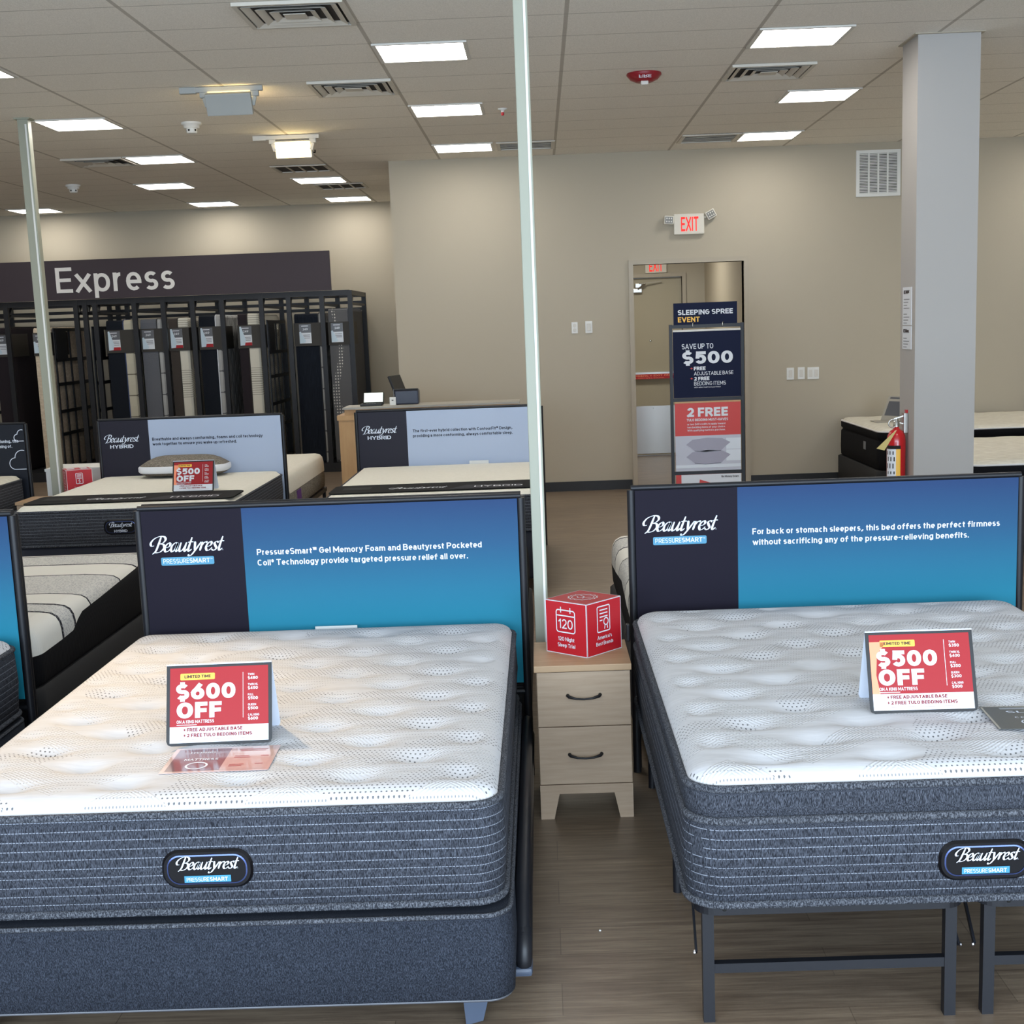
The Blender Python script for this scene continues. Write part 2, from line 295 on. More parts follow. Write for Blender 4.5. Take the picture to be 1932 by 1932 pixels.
# ------------------------------------------------------------------ lettering (built-in font, outlines as flat print)
def A(cx, cy, rx, ry, a0, a1, n=14, e=.93):
    out = []
    for i in range(n+1):
        a = math.radians(a0+(a1-a0)*i/n); c, d = math.cos(a), math.sin(a)
        out.append((cx+rx*math.copysign(abs(c)**e, c), cy+ry*math.copysign(abs(d)**e, d)))
    return out
O_ = A(.5, .5, .5, .5, 0, 360, 28); S_ = A(.5, .745, .47, .255, 35, 270)+A(.5, .255, .5, .255, 90, -145)[1:]; XH = .73
P_ = [(0, 0), (0, 1), (.5, 1)]+A(.5, .72, .5, .28, 90, -90)+[(0, .44)]
GLYPH = {  # pen strokes in a unit box: (width, strokes); lower case boxes are one x-height tall
 'A': (.80, [[(0, 0), (.5, 1), (1, 0)], [(.2, .30), (.8, .30)]]), 'B': (.68, [[(0, 0), (0, 1), (.5, 1)]+A(.5, .765, .42, .235, 90, -90)+[(0, .53)], [(.5, .53)]+A(.55, .265, .45, .265, 90, -90)+[(0, 0)]]),
 'C': (.70, [A(.5, .5, .5, .5, 48, 312)]), 'D': (.72, [[(0, 0), (0, 1), (.4, 1)]+A(.4, .5, .6, .5, 90, -90)+[(0, 0)]]), 'E': (.58, [[(1, 1), (0, 1), (0, 0), (1, 0)], [(0, .5), (.9, .5)]]),
 'F': (.56, [[(1, 1), (0, 1), (0, 0)], [(0, .47), (.9, .47)]]), 'G': (.72, [A(.5, .5, .5, .5, 48, 360)+[(.6, .5)]]), 'H': (.70, [[(0, 0), (0, 1)], [(1, 0), (1, 1)], [(0, .5), (1, .5)]]),
 'I': (0, [[(0, 0), (0, 1)]]), 'J': (.60, [[(1, 1), (1, .3)]+A(.5, .3, .5, .3, 0, -165)]), 'K': (.70, [[(0, 0), (0, 1)], [(1, 1), (.05, .42)], [(.32, .62), (1, 0)]]), 'L': (.54, [[(0, 1), (0, 0), (1, 0)]]),
 'M': (.86, [[(0, 0), (0, 1), (.5, .25), (1, 1), (1, 0)]]), 'N': (.72, [[(0, 0), (0, 1), (1, 0), (1, 1)]]), 'O': (.74, [O_]), 'P': (.66, [P_]), 'Q': (.74, [O_, [(.6, .25), (1, -.02)]]), 'R': (.68, [P_, [(.5, .44), (1, 0)]]),
 'S': (.66, [S_]), 'T': (.66, [[(0, 1), (1, 1)], [(.5, 1), (.5, 0)]]), 'U': (.70, [[(0, 1), (0, .4)]+A(.5, .4, .5, .4, 180, 360)+[(1, 1)]]), 'V': (.78, [[(0, 1), (.5, 0), (1, 1)]]),
 'W': (1.1, [[(0, 1), (.26, 0), (.5, .9), (.74, 0), (1, 1)]]), 'X': (.74, [[(0, 0), (1, 1)], [(0, 1), (1, 0)]]), 'Y': (.74, [[(0, 1), (.5, .42), (1, 1)], [(.5, .42), (.5, 0)]]), 'Z': (.66, [[(0, 1), (1, 1), (0, 0), (1, 0)]]),
 '0': (.68, [O_]), '1': (.34, [[(0, .78), (.9, 1), (.9, 0)]]), '2': (.62, [A(.5, .70, .48, .30, 165, -35)+[(.02, 0), (1, 0)]]), '3': (.62, [A(.46, .76, .46, .24, 150, -90), A(.46, .27, .52, .27, 90, -150)]), '4': (.70, [[(.72, 0), (.72, 1), (0, .24), (1, .24)]]),
 '5': (.64, [[(.95, 1), (.14, 1), (.08, .55)]+A(.48, .34, .51, .34, 125, -150)]), '6': (.66, [A(.5, .33, .5, .33, 0, 360, 24), [(.70, 1), (.06, .46)]]), '7': (.60, [[(0, 1), (1, 1), (.32, 0)]]), '8': (.66, [A(.5, .76, .44, .24, 0, 360, 20), A(.5, .26, .5, .27, 0, 360, 20)]), '9': (.66, [A(.5, .67, .5, .33, 0, 360, 24), [(.3, 0), (.94, .54)]]),
 '$': (.66, [S_, [(.5, 1.16), (.5, .98)], [(.5, .02), (.5, -.16)]]), '+': (.5, [[(0, .5), (1, .5)], [(.5, .2), (.5, .8)]]), '.': (0, [[(0, 0), (0, .02)]]), ',': (.05, [[(1, .06), (0, -.14)]]), '-': (.34, [[(0, .42), (1, .42)]]), "'": (0, [[(0, .8), (0, 1)]]),
 '®': (.36, [[(x, .55+.45*y) for x, y in O_]]), '™': (.55, [[(0, 1), (.36, 1)], [(.18, 1), (.18, .66)], [(.5, .66), (.5, 1), (.75, .75), (1, 1), (1, .66)]]), ' ': (.20, []),
 'a': (.52, [A(.46, .64, .44, .36, 155, 0)+[(.94, 0)], A(.46, .29, .46, .29, 0, 360, 20)]), 'b': (.56, [[(0, 1.4), (0, 0)], O_]), 'c': (.50, [A(.5, .5, .5, .5, 50, 310)]), 'd': (.56, [[(1, 1.4), (1, 0)], O_]), 'e': (.54, [[(.02, .48), (1, .48)]+A(.5, .5, .5, .5, 0, 312)]),
 'f': (.44, [[(1.1, 1.42), (.85, 1.42)]+A(.85, 1.02, .5, .40, 90, 180)[1:]+[(.35, 0)], [(0, .90), (1, .90)]]), 'g': (.56, [O_, [(1, 1), (1, -.05)]+A(.5, -.05, .5, .33, 0, -150)]), 'h': (.53, [[(0, 1.4), (0, 0)], A(.5, .5, .5, .5, 175, 0)+[(1, 0)]]), 'i': (0, [[(0, 1), (0, 0)], [(0, 1.36), (0, 1.40)]]), 'j': (.1, [[(1, 1), (1, -.2), (0, -.35)], [(1, 1.36), (1, 1.4)]]),
 'k': (.52, [[(0, 1.4), (0, 0)], [(.95, 1), (.06, .42)], [(.36, .62), (1, 0)]]), 'l': (0, [[(0, 1.4), (0, 0)]]), 'm': (.86, [[(0, 1), (0, 0)], A(.25, .55, .25, .45, 175, 0)+[(.5, 0)], A(.75, .55, .25, .45, 175, 0)+[(1, 0)]]), 'n': (.53, [[(0, 1), (0, 0)], A(.5, .5, .5, .5, 175, 0)+[(1, 0)]]), 'o': (.56, [O_]),
 'p': (.56, [[(0, 1), (0, -.4)], O_]), 'q': (.56, [[(1, 1), (1, -.4)], O_]), 'r': (.34, [[(0, 1), (0, 0)], A(.9, .45, .9, .55, 178, 85)]), 's': (.47, [S_]), 't': (.36, [[(.36, 1.3), (.36, .25)]+A(.85, .25, .49, .25, 180, 280), [(0, .98), (1, .98)]]), 'u': (.53, [[(0, 1), (0, .45)]+A(.5, .45, .5, .45, 180, 355), [(1, 1), (1, 0)]]),
 'v': (.56, [[(0, 1), (.5, 0), (1, 1)]]), 'w': (.82, [[(0, 1), (.26, 0), (.5, .92), (.74, 0), (1, 1)]]), 'x': (.54, [[(0, 0), (1, 1)], [(0, 1), (1, 0)]]), 'y': (.56, [[(0, 1), (.5, 0)], [(1, 1), (.36, -.38), (.05, -.38)]]), 'z': (.5, [[(0, 1), (1, 1), (0, 0), (1, 0)]])}
def stroke_quads(pts, t):
    """ribbon of width t along pts: split at sharp corners, square ends on straight runs"""
    runs = [[pts[0]]]
    for i in range(1, len(pts)):
        runs[-1].append(pts[i])
        if i < len(pts)-1:
            a = math.atan2(pts[i][1]-pts[i-1][1], pts[i][0]-pts[i-1][0]); b = math.atan2(pts[i+1][1]-pts[i][1], pts[i+1][0]-pts[i][0])
            if abs((b-a+math.pi) % (2*math.pi)-math.pi) > .6: runs.append([pts[i]])
    vs = []; fs = []
    for ri, r in enumerate(runs):
        n = len(r)
        if n < 2: continue
        r = [Vector(p) for p in r]; closed = (r[0]-r[-1]).length < 1e-6 and n > 5
        def ext(p, q):
            L = (p-q).length; return p+(p-q)/L*t/2 if (L > .12 or n == 2) and L > 0 and not closed else p
        r = [ext(r[0], r[1])]+r[1:-1]+[ext(r[-1], r[-2])]; b = len(vs)
        for i in range(n):
            p = r[i-1] if i else (r[-2] if closed else r[0]); q = r[i+1] if i < n-1 else (r[1] if closed else r[-1])
            d = (q-p).normalized(); vs += [(r[i].x-d.y*t/2, r[i].y+d.x*t/2, ri), (r[i].x+d.y*t/2, r[i].y-d.x*t/2, ri)]
        fs += [(b+2*i, b+2*i+1, b+2*i+3, b+2*i+2) for i in range(n-1)]
    return vs, fs
_tc = {}
def text_mesh(sr, t=.13):
    """t: pen width for a cap height of 1"""
    k = (sr, t)
    if k not in _tc:
        vs = []; fs = []; x = 0; ns = 0; wide = 1+.55*max(0, t-.13)
        for ch in sr:
            W, st = GLYPH[ch]; W = W*wide; lo = ch.islower(); hgt = XH if lo else 1
            if W: W = max(W, t*1.9) if st else W
            for s in st:
                pts = [(x+t/2+u*max(W-t, 0), t/2+v*(hgt-t)) for u, v in s]
                a, b = stroke_quads(pts, t); n = len(vs); vs += [(p[0], p[1], (ns+p[2]) % 7) for p in a]; ns += 1+(a[-1][2] if a else 0); fs += [[n+i for i in f] for f in b]
            x += (max(W, t) if st else W) + (.115-.2*max(0, t-.13) if ch != ' ' else .06)
        x0 = min(v[0] for v in vs); x1 = max(v[0] for v in vs)
        _tc[k] = ([(a-x0, b, c) for a, b, c in vs], fs, x1-x0)
    return _tc[k]
SCRIPT = {  # pen strokes of the brush-script wordmark, x-height 1
 'B': (1.08, [[(.50, 1.72), (.42, .95), (.30, .15), (.02, -.22)], [(-.02, .72), (-.30, .72), (-.42, 1.05), (-.18, 1.5), (.35, 1.76), (.85, 1.68), (1.02, 1.35), (.82, 1.02), (.46, .92)],
              [(.46, .92), (.92, .84), (1.06, .45), (.80, .04), (.40, -.06), (.16, .06)]]),
 'e': (.66, [[(.10, .42), (.46, .56), (.56, .82), (.40, 1.0), (.14, .74), (.08, .34), (.25, .02), (.50, .08), (.70, .34)]]),
 'a': (.84, [[(.62, .86), (.40, 1.0), (.12, .66), (.10, .22), (.28, .0), (.52, .30), (.66, .98), (.60, .30), (.70, .0), (.88, .25)]]),
 'u': (.88, [[(.14, 1.0), (.10, .30), (.24, .0), (.50, .22), (.66, .70)], [(.70, 1.0), (.64, .30), (.74, .0), (.94, .28)]]),
 't': (.50, [[(.26, 1.55), (.16, .32), (.28, .0), (.50, .22)], [(-.04, 1.0), (.24, 1.04), (.52, 1.04)]]),
 'y': (.80, [[(.06, .98), (.20, .92), (.34, .06)], [(.80, 1.0), (.62, .56), (.36, -.02), (.10, -.46), (-.14, -.50), (-.16, -.34)]]),
 'r': (.58, [[(.16, 1.0), (.10, .02)], [(.13, .5), (.32, .88), (.54, 1.0), (.60, .86)]]),
 's': (.62, [[(.58, .84), (.40, 1.0), (.20, .82), (.34, .52), (.50, .24), (.30, .0), (.02, .14)]]),
 '.': (.2, [[(.08, .04), (.12, .04)]])}
def crom(P, n=7):
    Q = [P[0]] + list(P) + [P[-1]]; out = []
    for i in range(1, len(Q)-2):
        a, b, c, d = Q[i-1], Q[i], Q[i+1], Q[i+2]
        for k in range(n):
            t = k/n
            out.append(tuple(.5*((2*b[j]) + (-a[j]+c[j])*t + (2*a[j]-5*b[j]+4*c[j]-d[j])*t*t + (-a[j]+3*b[j]-3*c[j]+d[j])*t**3) for j in (0, 1)))
    return out + [P[-1]]
_sm = {}
def script_mesh(word='Beautyrest'):
    if word in _sm: return _sm[word]
    x = .45; vs = []; fs = []; si = 0
    for ch in word+'.':
        adv, strokes = SCRIPT[ch]
        for st in strokes:
            C = crom(st) if len(st) > 2 else crom([st[0], ((st[0][0]+st[1][0])/2, (st[0][1]+st[1][1])/2), st[1]])
            C = [(px+x+.30*py, py) for px, py in C]; n = len(C); b = len(vs); si = (si+1) % 5
            for i, (px, py) in enumerate(C):
                q = C[min(i+1, n-1)]; p = C[max(i-1, 0)]; tx, ty = q[0]-p[0], q[1]-p[1]; L = math.hypot(tx, ty) or 1
                tx /= L; ty /= L
                th = (.050 + .155*abs(tx*math.sin(math.radians(18)) - ty*math.cos(math.radians(18)))**1.3) if ch != '.' else .10
                taper = .55 + .45*min(1, 4*min(i, n-1-i)/n + .1)
                hw = th*taper*.62
                vs += [(px-ty*hw, py+tx*hw, si), (px+ty*hw, py-tx*hw, si)]
            for i in range(n-1): fs.append((b+2*i, b+2*i+1, b+2*i+3, b+2*i+2))
        x += adv
    _sm[word] = (vs, fs, x+.35); return _sm[word]
class Print:
    """flat print laid on a panel: local 2D frame (u right, v up) in metres from an origin"""
    def __init__(s, mb, o, u=(1, 0, 0), v=(0, 0, 1), n=(0, -1, 0), layer=.0012):
        s.mb = mb; s.o = Vector(o); s.u = Vector(u); s.v = Vector(v); s.n = Vector(n); s.l = layer
    def P(s, x, y, k): return tuple(s.o + s.u*x + s.v*y + s.n*(s.l*k))
    def poly(s, pts, mi, k=1):
        if s.u.cross(s.v).dot(s.n) < 0: pts = pts[::-1]
        s.mb.add([s.P(x, y, k) for x, y in pts], [tuple(range(len(pts)))], mi)
    def rect(s, x0, y0, x1, y1, mi, k=1, r=0):
        if r <= 0: s.poly([(x0, y0), (x1, y0), (x1, y1), (x0, y1)], mi, k); return
        pts = []
        for cx, cy, a0 in ((x1-r, y0+r, -90), (x1-r, y1-r, 0), (x0+r, y1-r, 90), (x0+r, y0+r, 180)):
            for i in range(6): a = math.radians(a0+18*i); pts.append((cx+r*math.cos(a), cy+r*math.sin(a)))
        s.poly(pts, mi, k)
    def text(s, sr, x, y, h, mi, w=None, bold=.0, k=2, align='l', shear=0):
        vs, fs, W = text_mesh(sr, .125+2.4*bold); sy = h; sx = (w/W) if w else sy
        ox = x - (0 if align == 'l' else (W*sx if align == 'r' else W*sx/2))
        s.mb.add([s.P(ox+(a+shear*b)*sx, y+b*sy, k+.11*c) for a, b, c in vs], fs, mi)
    def script(s, x, y, w, mi, k=2):
        vs, fs, W = script_mesh(); sc = w/W
        s.mb.add([s.P(x+a*sc, y+b*sc*.92, k+.14*c) for a, b, c in vs], fs, mi)
    def line(s, pts, wd, mi, k=2, closed=False):
        n = len(pts); P = []
        for i in range(n):
            a = pts[i-1] if (i or closed) else pts[i]; b = pts[(i+1) % n] if (i < n-1 or closed) else pts[i]
            tx, ty = b[0]-a[0], b[1]-a[1]; L = math.hypot(tx, ty) or 1
            P.append(((pts[i][0]-ty/L*wd/2, pts[i][1]+tx/L*wd/2), (pts[i][0]+ty/L*wd/2, pts[i][1]-tx/L*wd/2)))
        for i in range(n if closed else n-1):
            j = (i+1) % n
            s.mb.add([s.P(*P[i][0], k), s.P(*P[i][1], k), s.P(*P[j][1], k), s.P(*P[j][0], k)], [(0, 1, 2, 3)], mi)
    def rrect_line(s, x0, y0, x1, y1, r, wd, mi, k=2):
        pts = []
        for cx, cy, a0 in ((x1-r, y0+r, -90), (x1-r, y1-r, 0), (x0+r, y1-r, 90), (x0+r, y0+r, 180)):
            for i in range(6): a = math.radians(a0+18*i); pts.append((cx+r*math.cos(a), cy+r*math.sin(a)))
        s.line(pts, wd, mi, k, True)
    def circ(s, cx, cy, r, wd, mi, k=2, wob=0, nw=12):
        s.line([(cx+(r+wob*math.cos(nw*2*math.pi*i/48))*math.cos(2*math.pi*i/48), cy+(r+wob*math.cos(nw*2*math.pi*i/48))*math.sin(2*math.pi*i/48)) for i in range(48)], wd, mi, k, True)

# ------------------------------------------------------------------ ROOM SHELL
YW, YF = 15.06, 19.70          # wall with the door; wall behind the rack
XL, XR, XS, YB = -9.2, 6.6, -1.55, -2.6
b = MB(); b.add([(XL, YB, 0), (XR, YB, 0), (XR, 20.2, 0), (XL, 20.2, 0)], [(0, 1, 2, 3)]); struct('floor', b, 'floor')
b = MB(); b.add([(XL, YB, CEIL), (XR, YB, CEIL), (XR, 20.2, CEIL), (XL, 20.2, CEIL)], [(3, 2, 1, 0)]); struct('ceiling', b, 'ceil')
DX0, DX1, DH = 1.033, 2.225, 2.43
b = MB()
b.box(XS, DX0, YW, YW+.14, 0, CEIL); b.box(DX1, XR, YW, YW+.14, 0, CEIL); b.box(DX0, DX1, YW, YW+.14, DH, CEIL)
struct('wall_back', b, 'wall')
b = MB(); b.box(XL, XS+.14, YF, YF+.14, 0, CEIL); struct('wall_far', b, 'wall')
b = MB(); b.box(XS, XS+.14, YW+.14, YF, 0, CEIL); struct('wall_return', b, 'wall')
b = MB(); b.box(XL-.14, XL, YB, YF, 0, CEIL); struct('wall_left', b, 'wall')
b = MB(); b.box(XR, XR+.14, YB, YW+.14, 0, CEIL); struct('wall_right', b, 'wall')
# shop front behind the viewer: low wall, lintel and piers between open window bays
b = MB(); b.box(XL, XR, YB+.4, YB+.5, 0, .3); b.box(XL, XR, YB+.4, YB+.5, 3.1, CEIL)
b.box(XL, -5.4, YB+.4, YB+.5, .3, 3.1); b.box(5.4, XR, YB+.4, YB+.5, .3, 3.1); struct('wall_front', b, 'wall')
b = MB()
for x in (-5.4, -2.7, 0, 2.7, 5.4): b.box(x-.03, x+.03, YB+.38, YB+.5, .3, 3.1)
struct('window_1', b, 'bmetal')
# corridor beyond the doorway
CY = 18.7
b = MB(); b.box(2.240, 2.36, YW+.14, CY, 0, 3.0); struct('wall_corridor_right', b, 'wall')
b = MB(); b.box(-.2, -.1, YW+.14, CY, 0, 3.0); struct('wall_corridor_left', b, 'wall')
b = MB(); b.box(-.2, 1.10, CY, CY+.12, 0, 3.0); b.box(1.935, 2.36, CY, CY+.12, 0, 3.0); b.box(1.10, 1.935, CY, CY+.12, 2.40, 3.0); struct('wall_corridor_end', b, 'wall')
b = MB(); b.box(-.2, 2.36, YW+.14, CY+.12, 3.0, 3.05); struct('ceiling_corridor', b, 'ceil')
# door casings
def casing(name, x0, x1, h, y, t=.055, d=.03):
    b = MB(); b.box(x0-t, x0, y-d, y+.15, 0, h+t); b.box(x1, x1+t, y-d, y+.15, 0, h+t); b.box(x0, x1, y-d, y+.15, h, h+t)
    struct(name, b, 'trimp')
casing('trim_1', DX0, DX1, DH, YW, .05); casing('trim_2', 1.10, 1.935, 2.40, CY, .05)
b = MB(); b.box(XS, DX0-.06, YW-.012, YW, 0, .105); b.box(DX1+.06, XR, YW-.012, YW, 0, .105); struct('baseboard_back', b, 'rubber')
b = MB(); b.box(XL, XS, YF-.012, YF, 0, .105); struct('baseboard_far', b, 'rubber')
# square column with a small ceiling flange
b = MB(); b.box(2.53, 2.938, 9.345, 9.725, 0, CEIL)
f = MB()
for q in ((2.505, 2.963, 9.32, 9.345), (2.505, 2.963, 9.725, 9.75), (2.505, 2.53, 9.345, 9.725), (2.938, 2.963, 9.345, 9.725)): f.box(*q, CEIL-.006, CEIL)
struct('wall_column', b, 'pale'); struct('trim_3', f, 'trimp')
# corridor door with its fittings
d = MB(); d.box(1.105, 1.93, CY+.04, CY+.085, .01, 2.395); do = struct('door_1', d, m_wall('door_paint', (176, 168, 148)))
q = MB(); q.box(1.14, 1.90, CY+.035, CY+.04, .03, .68)
for x in (1.17, 1.52, 1.87):
    for z in (.06, .65): q.lathe([(.010, -.003), (.006, .004)], 8, 0, Matrix.Translation((x, CY+.034, z)) @ Matrix.Rotation(math.pi/2, 4, 'X'))
q.build('kick_plate', 'chrome', do)
q = MB(); q.box(1.13, 1.90, CY-.03, CY+.04, 1.045, 1.145, 0, None, .006); q.box(1.13, 1.90, CY-.034, CY-.03, 1.05, 1.115, 1)
p = Print(q, (1.13, CY-.034, 0)); p.text('EMERGENCY EXIT ONLY', .03, 1.083, .024, 2, .66, .01); p.text('ALARM WILL SOUND', .12, 1.058, .013, 2, .42)
q.build('push_bar', ['chrome', 'red', 'orange'], do)
q = MB(); q.box(1.12, 1.40, CY-.02, CY+.04, 2.20, 2.26, 0, None, .01); q.bar((1.34, CY-.03, 2.25), (1.44, CY-.06, 2.32), .02, .015); q.bar((1.36, CY-.06, 2.32), (1.66, CY-.01, 2.345), .02, .012); q.box(1.30, 1.40, CY-.03, CY+.04, 2.26, 2.33, 0, None, .012)
q.build('door_closer', 'chrome', do)
q = MB(); q.lathe([(.014, 0), (.014, .006), (.006, .009)], 12, 0, Matrix.Translation((1.50, CY+.04, 1.56)) @ Matrix.Rotation(math.pi/2, 4, 'X')); q.build('peephole', 'chrome', do)
area('corridor_lamp_light', (1.2, 17.0, 2.98), (0, 0, 0), .6, .6, 24, (1, .97, .88))

# ------------------------------------------------------------------ CEILING FIXTURES
def cell(i, j): return (X0+i*1.2192, Y0+j*.6096)
GL = 'square light panels in the ceiling grid'
def make_light(loc, label):
    t = thing('ceiling_light', label, 'light', (*loc, CEIL), 0, GL)
    f = MB()
    for a in ((-.30, .30, -.30, -.275), (-.30, .30, .275, .30), (-.30, -.275, -.275, .275), (.275, .30, -.275, .275)): f.box(*a, -.012, -.001)
    f.build('frame', 'wmetal', t)
    q = MB(); q.box(-.275, .275, -.275, .275, -.008, -.002); q.build('diffuser', 'panel', t)
    return t
LT = [(.25, 2.5, 'square ceiling light just right of the nearest louvred vent, left of the white pole'),
      (.25, 6.5, 'square ceiling light between two others in the row left of the middle white pole'),
      (.25, 10.5, 'square ceiling light against the wall corner, beside the slotted grille left of the pole'),
      (2.25, 2.5, 'uppermost of three square ceiling lights between the red fire alarm and the column'),
      (2.75, 6.5, 'middle of three square ceiling lights between the red fire alarm and the column'),
      (2.75, 10.5, 'lowest of three square ceiling lights right of the fire alarm, beside a slotted grille'),
      (-2.25, 2.5, 'square ceiling light cut off at the left edge, farther left than every other'),
      (-2.25, 6.5, 'square ceiling light right beside the top of the left white pole'),
      (-2.25, 10.5, 'square ceiling light right of the far left louvred vent'),
      (-2.75, 14.5, 'square ceiling light above the dark fascia sign, right of the far smoke detector'),
      (-4.75, 18.5, 'square ceiling light at the far wall, crossed by the left white pole'),
      (-2.75, 18.5, 'small square ceiling light at the far wall, above the end of the big white lettering'),
      (-1.25, 14.5, 'square ceiling light between the two barred vents beyond the glowing track light'),
      (-1.25, 18.5, 'small square ceiling light at the far wall, nearest the wall corner')]
L0 = None
for i, j, lb in LT:
    if L0 is None: L0 = make_light(cell(i, j), lb)
    else: copy_tree(L0, None, (*cell(i, j), CEIL), lb)
for i, j in ((.25, -1.5), (2.75, -1.5), (-2.25, -1.5), (5.5, 2.5), (5.5, 6.5), (5.6, 10.5), (-4.75, 2.5), (-4.75, 6.5), (-4.75, 10.5), (-4.75, 14.5)):  # panels added out of view to help illuminate the room
    copy_tree(L0, None, (*cell(i, j), CEIL), 'added square ceiling light in the unseen part of the ceiling beside and behind the viewer')
GV = 'square louvred air vents'
def make_vent(loc, label):
    t = thing('ceiling_vent', label, 'vent', (*loc, CEIL), 0, GV)
    h = MB(); h.box(-.285, .285, -.285, .285, -.003, -.001); h.build('duct_opening', 'ductgap', t)
    f = MB()
    for a in ((-.302, .302, -.302, -.275), (-.302, .302, .275, .302), (-.302, -.275, -.275, .275), (.275, .302, -.275, .275)): f.box(*a, -.020, -.001)
    f.build('frame', 'vent', t)
    for k, (ro, ri) in enumerate(((.262, .222), (.195, .155), (.128, .088), (.062, 0))):
        q = MB()
        if ri:
            zo, zi = -.022, -.005
            R = lambda r, z: [(-r, -r, z), (r, -r, z), (r, r, z), (-r, r, z)]
            vs = R(ro, zo)+R(ri, zi)+R(ri, zi+.004)+R(ro-.004, zo+.004)
            fs = []
            for e in range(4):
                g = (e+1) % 4
                fs += [(e, g, g+4, e+4), (e+4, g+4, g+8, e+8), (e+8, g+8, g+12, e+12), (e+12, g+12, g, e)]
            q.add(vs, fs)
        else: q.box(-ro, ro, -ro, ro, -.021, -.017)
        q.build('louvre_ring' if ri else 'centre_plate', 'vent', t)
    return t
V0 = make_vent(cell(-.25, .5), 'louvred ceiling vent nearest the viewer, at the top edge left of the middle pole')
copy_tree(V0, None, (*cell(-.25, 4.5), CEIL), 'louvred ceiling vent just right of the grey backed track light')
copy_tree(V0, None, (*cell(-2.75, 10.5), CEIL), 'louvred ceiling vent just right of the left white pole')
copy_tree(V0, None, (*cell(2.25, 4.5), CEIL), 'louvred ceiling vent right of the red fire alarm')
def make_grille(loc, label, nx, w, d, along, group):
    t = thing('return_grille', label, 'vent', (*loc, CEIL), 0, group)
    h = MB(); h.box(-w/2, w/2, -d/2, d/2, -.003, -.001); h.build('duct_opening', 'ductgap', t)
    f = MB(); e = .035
    for a in ((-w/2, w/2, -d/2, -d/2+e), (-w/2, w/2, d/2-e, d/2), (-w/2, -w/2+e, -d/2+e, d/2-e), (w/2-e, w/2, -d/2+e, d/2-e)): f.box(*a, -.014, -.001)
    f.build('frame', 'vent', t)
    for k in range(1, nx):
        q = MB()
        if along == 'x': y = -d/2+e+(d-2*e)*k/nx; q.box(-w/2+e, w/2-e, y-.012, y+.004, -.008, -.005)
        else: x = -w/2+e+(w-2*e)*k/nx; q.box(x-.008, x+.008, -d/2+e, d/2-e, -.014, -.004)
        q.build('bar', 'vent', t)
    return t
make_grille(cell(.76, 10.5), 'dark slotted ceiling grille behind the middle white pole', 6, .58, .58, 'x', 'slotted return grilles')
make_grille(cell(2.26, 10.5), 'dark slotted ceiling grille left of the light above the exit sign', 6, .58, .58, 'x', 'slotted return grilles')
make_grille(cell(-1.25, 12.5), 'four slot ceiling vent in front of a light, beyond the glowing track light', 4, .60, .60, 'y', 'barred ceiling vents')
make_grille(cell(-1.13, 15.75), 'four slot ceiling vent just behind a light, farther of the two barred ones', 4, .60, .60, 'y', 'barred ceiling vents')
def make_detector(loc, label):
    t = thing('smoke_detector', label, 'smoke detector', (*loc, CEIL), 0, 'smoke detectors')
    q = MB(); q.lathe([(.083, 0), (.085, -.012), (.080, -.020), (.066, -.024), (.066, -.04), (.058, -.048)], 24); q.build('base', 'white', t)
    q = MB(); q.lathe([(.045, -.048), (.045, -.078), (.036, -.088)], 20); q.build('sensor_head', 'white', t)
    q = MB()
    for k in range(10):
        if k % 2: continue
        q.box(.0445, .047, -.008, .008, -.073, -.058, 0, Matrix.Rotation(2*math.pi*k/10-1.9, 4, 'Z'))
    q.build('slots', 'dark', t)
    return t
S0 = make_detector((-2.857, 11.87), 'round white smoke detector between the two track lights and the left pole')
copy_tree(S0, None, (-5.30, 16.14, CEIL), 'small far smoke detector on the ceiling right of the left white pole')
t = thing('fire_alarm', 'red ceiling fire alarm with a clear strobe in front of the exit door', 'fire alarm', (.826, 10.40, CEIL))
q = MB(); q.lathe([(.125, 0), (.128, -.012), (.10, -.045), (.06, -.062)], 28); p = Print(q, (-.045, -.108, -.034), (1, 0, 0), (0, .5, -.866), (0, -.866, -.5), .003); 
p.text('FIRE', 0, -.01, .022, 1, .09, .01, 1); q.build('body', ['firered', 'prwhite'], t)
q = MB(); q.box(-.028, .028, -.06, .0, -.088, -.058, 0, None, .010); q.build('strobe_lens', 'clear', t)
t = thing('sprinkler_head', 'tiny white and red sprinkler head on the ceiling left of the middle pole', 'sprinkler', (-.242, 11.78, CEIL))
q = MB(); q.lathe([(.04, 0), (.038, -.008), (.018, -.012), (.012, -.03)], 16); q.build('escutcheon', 'white', t)
q = MB(); q.lathe([(.012, -.03), (.014, -.045), (.008, -.055)], 12); q.build('glass_bulb', 'red', t)
t = thing('sensor_box', 'small pale ceiling box below the glowing track light', 'sensor', (-2.235, 13.95, CEIL))
q = MB(); q.box(-.055, .055, -.075, .075, -.045, 0, 0, None, .008); q.build('housing', 'white', t)
q = MB(); q.tube([(.03, .06, -.01), (.075, .05, -.012), (.09, -.06, -.006)], .006, 6); q.build('cable', 'dark', t)
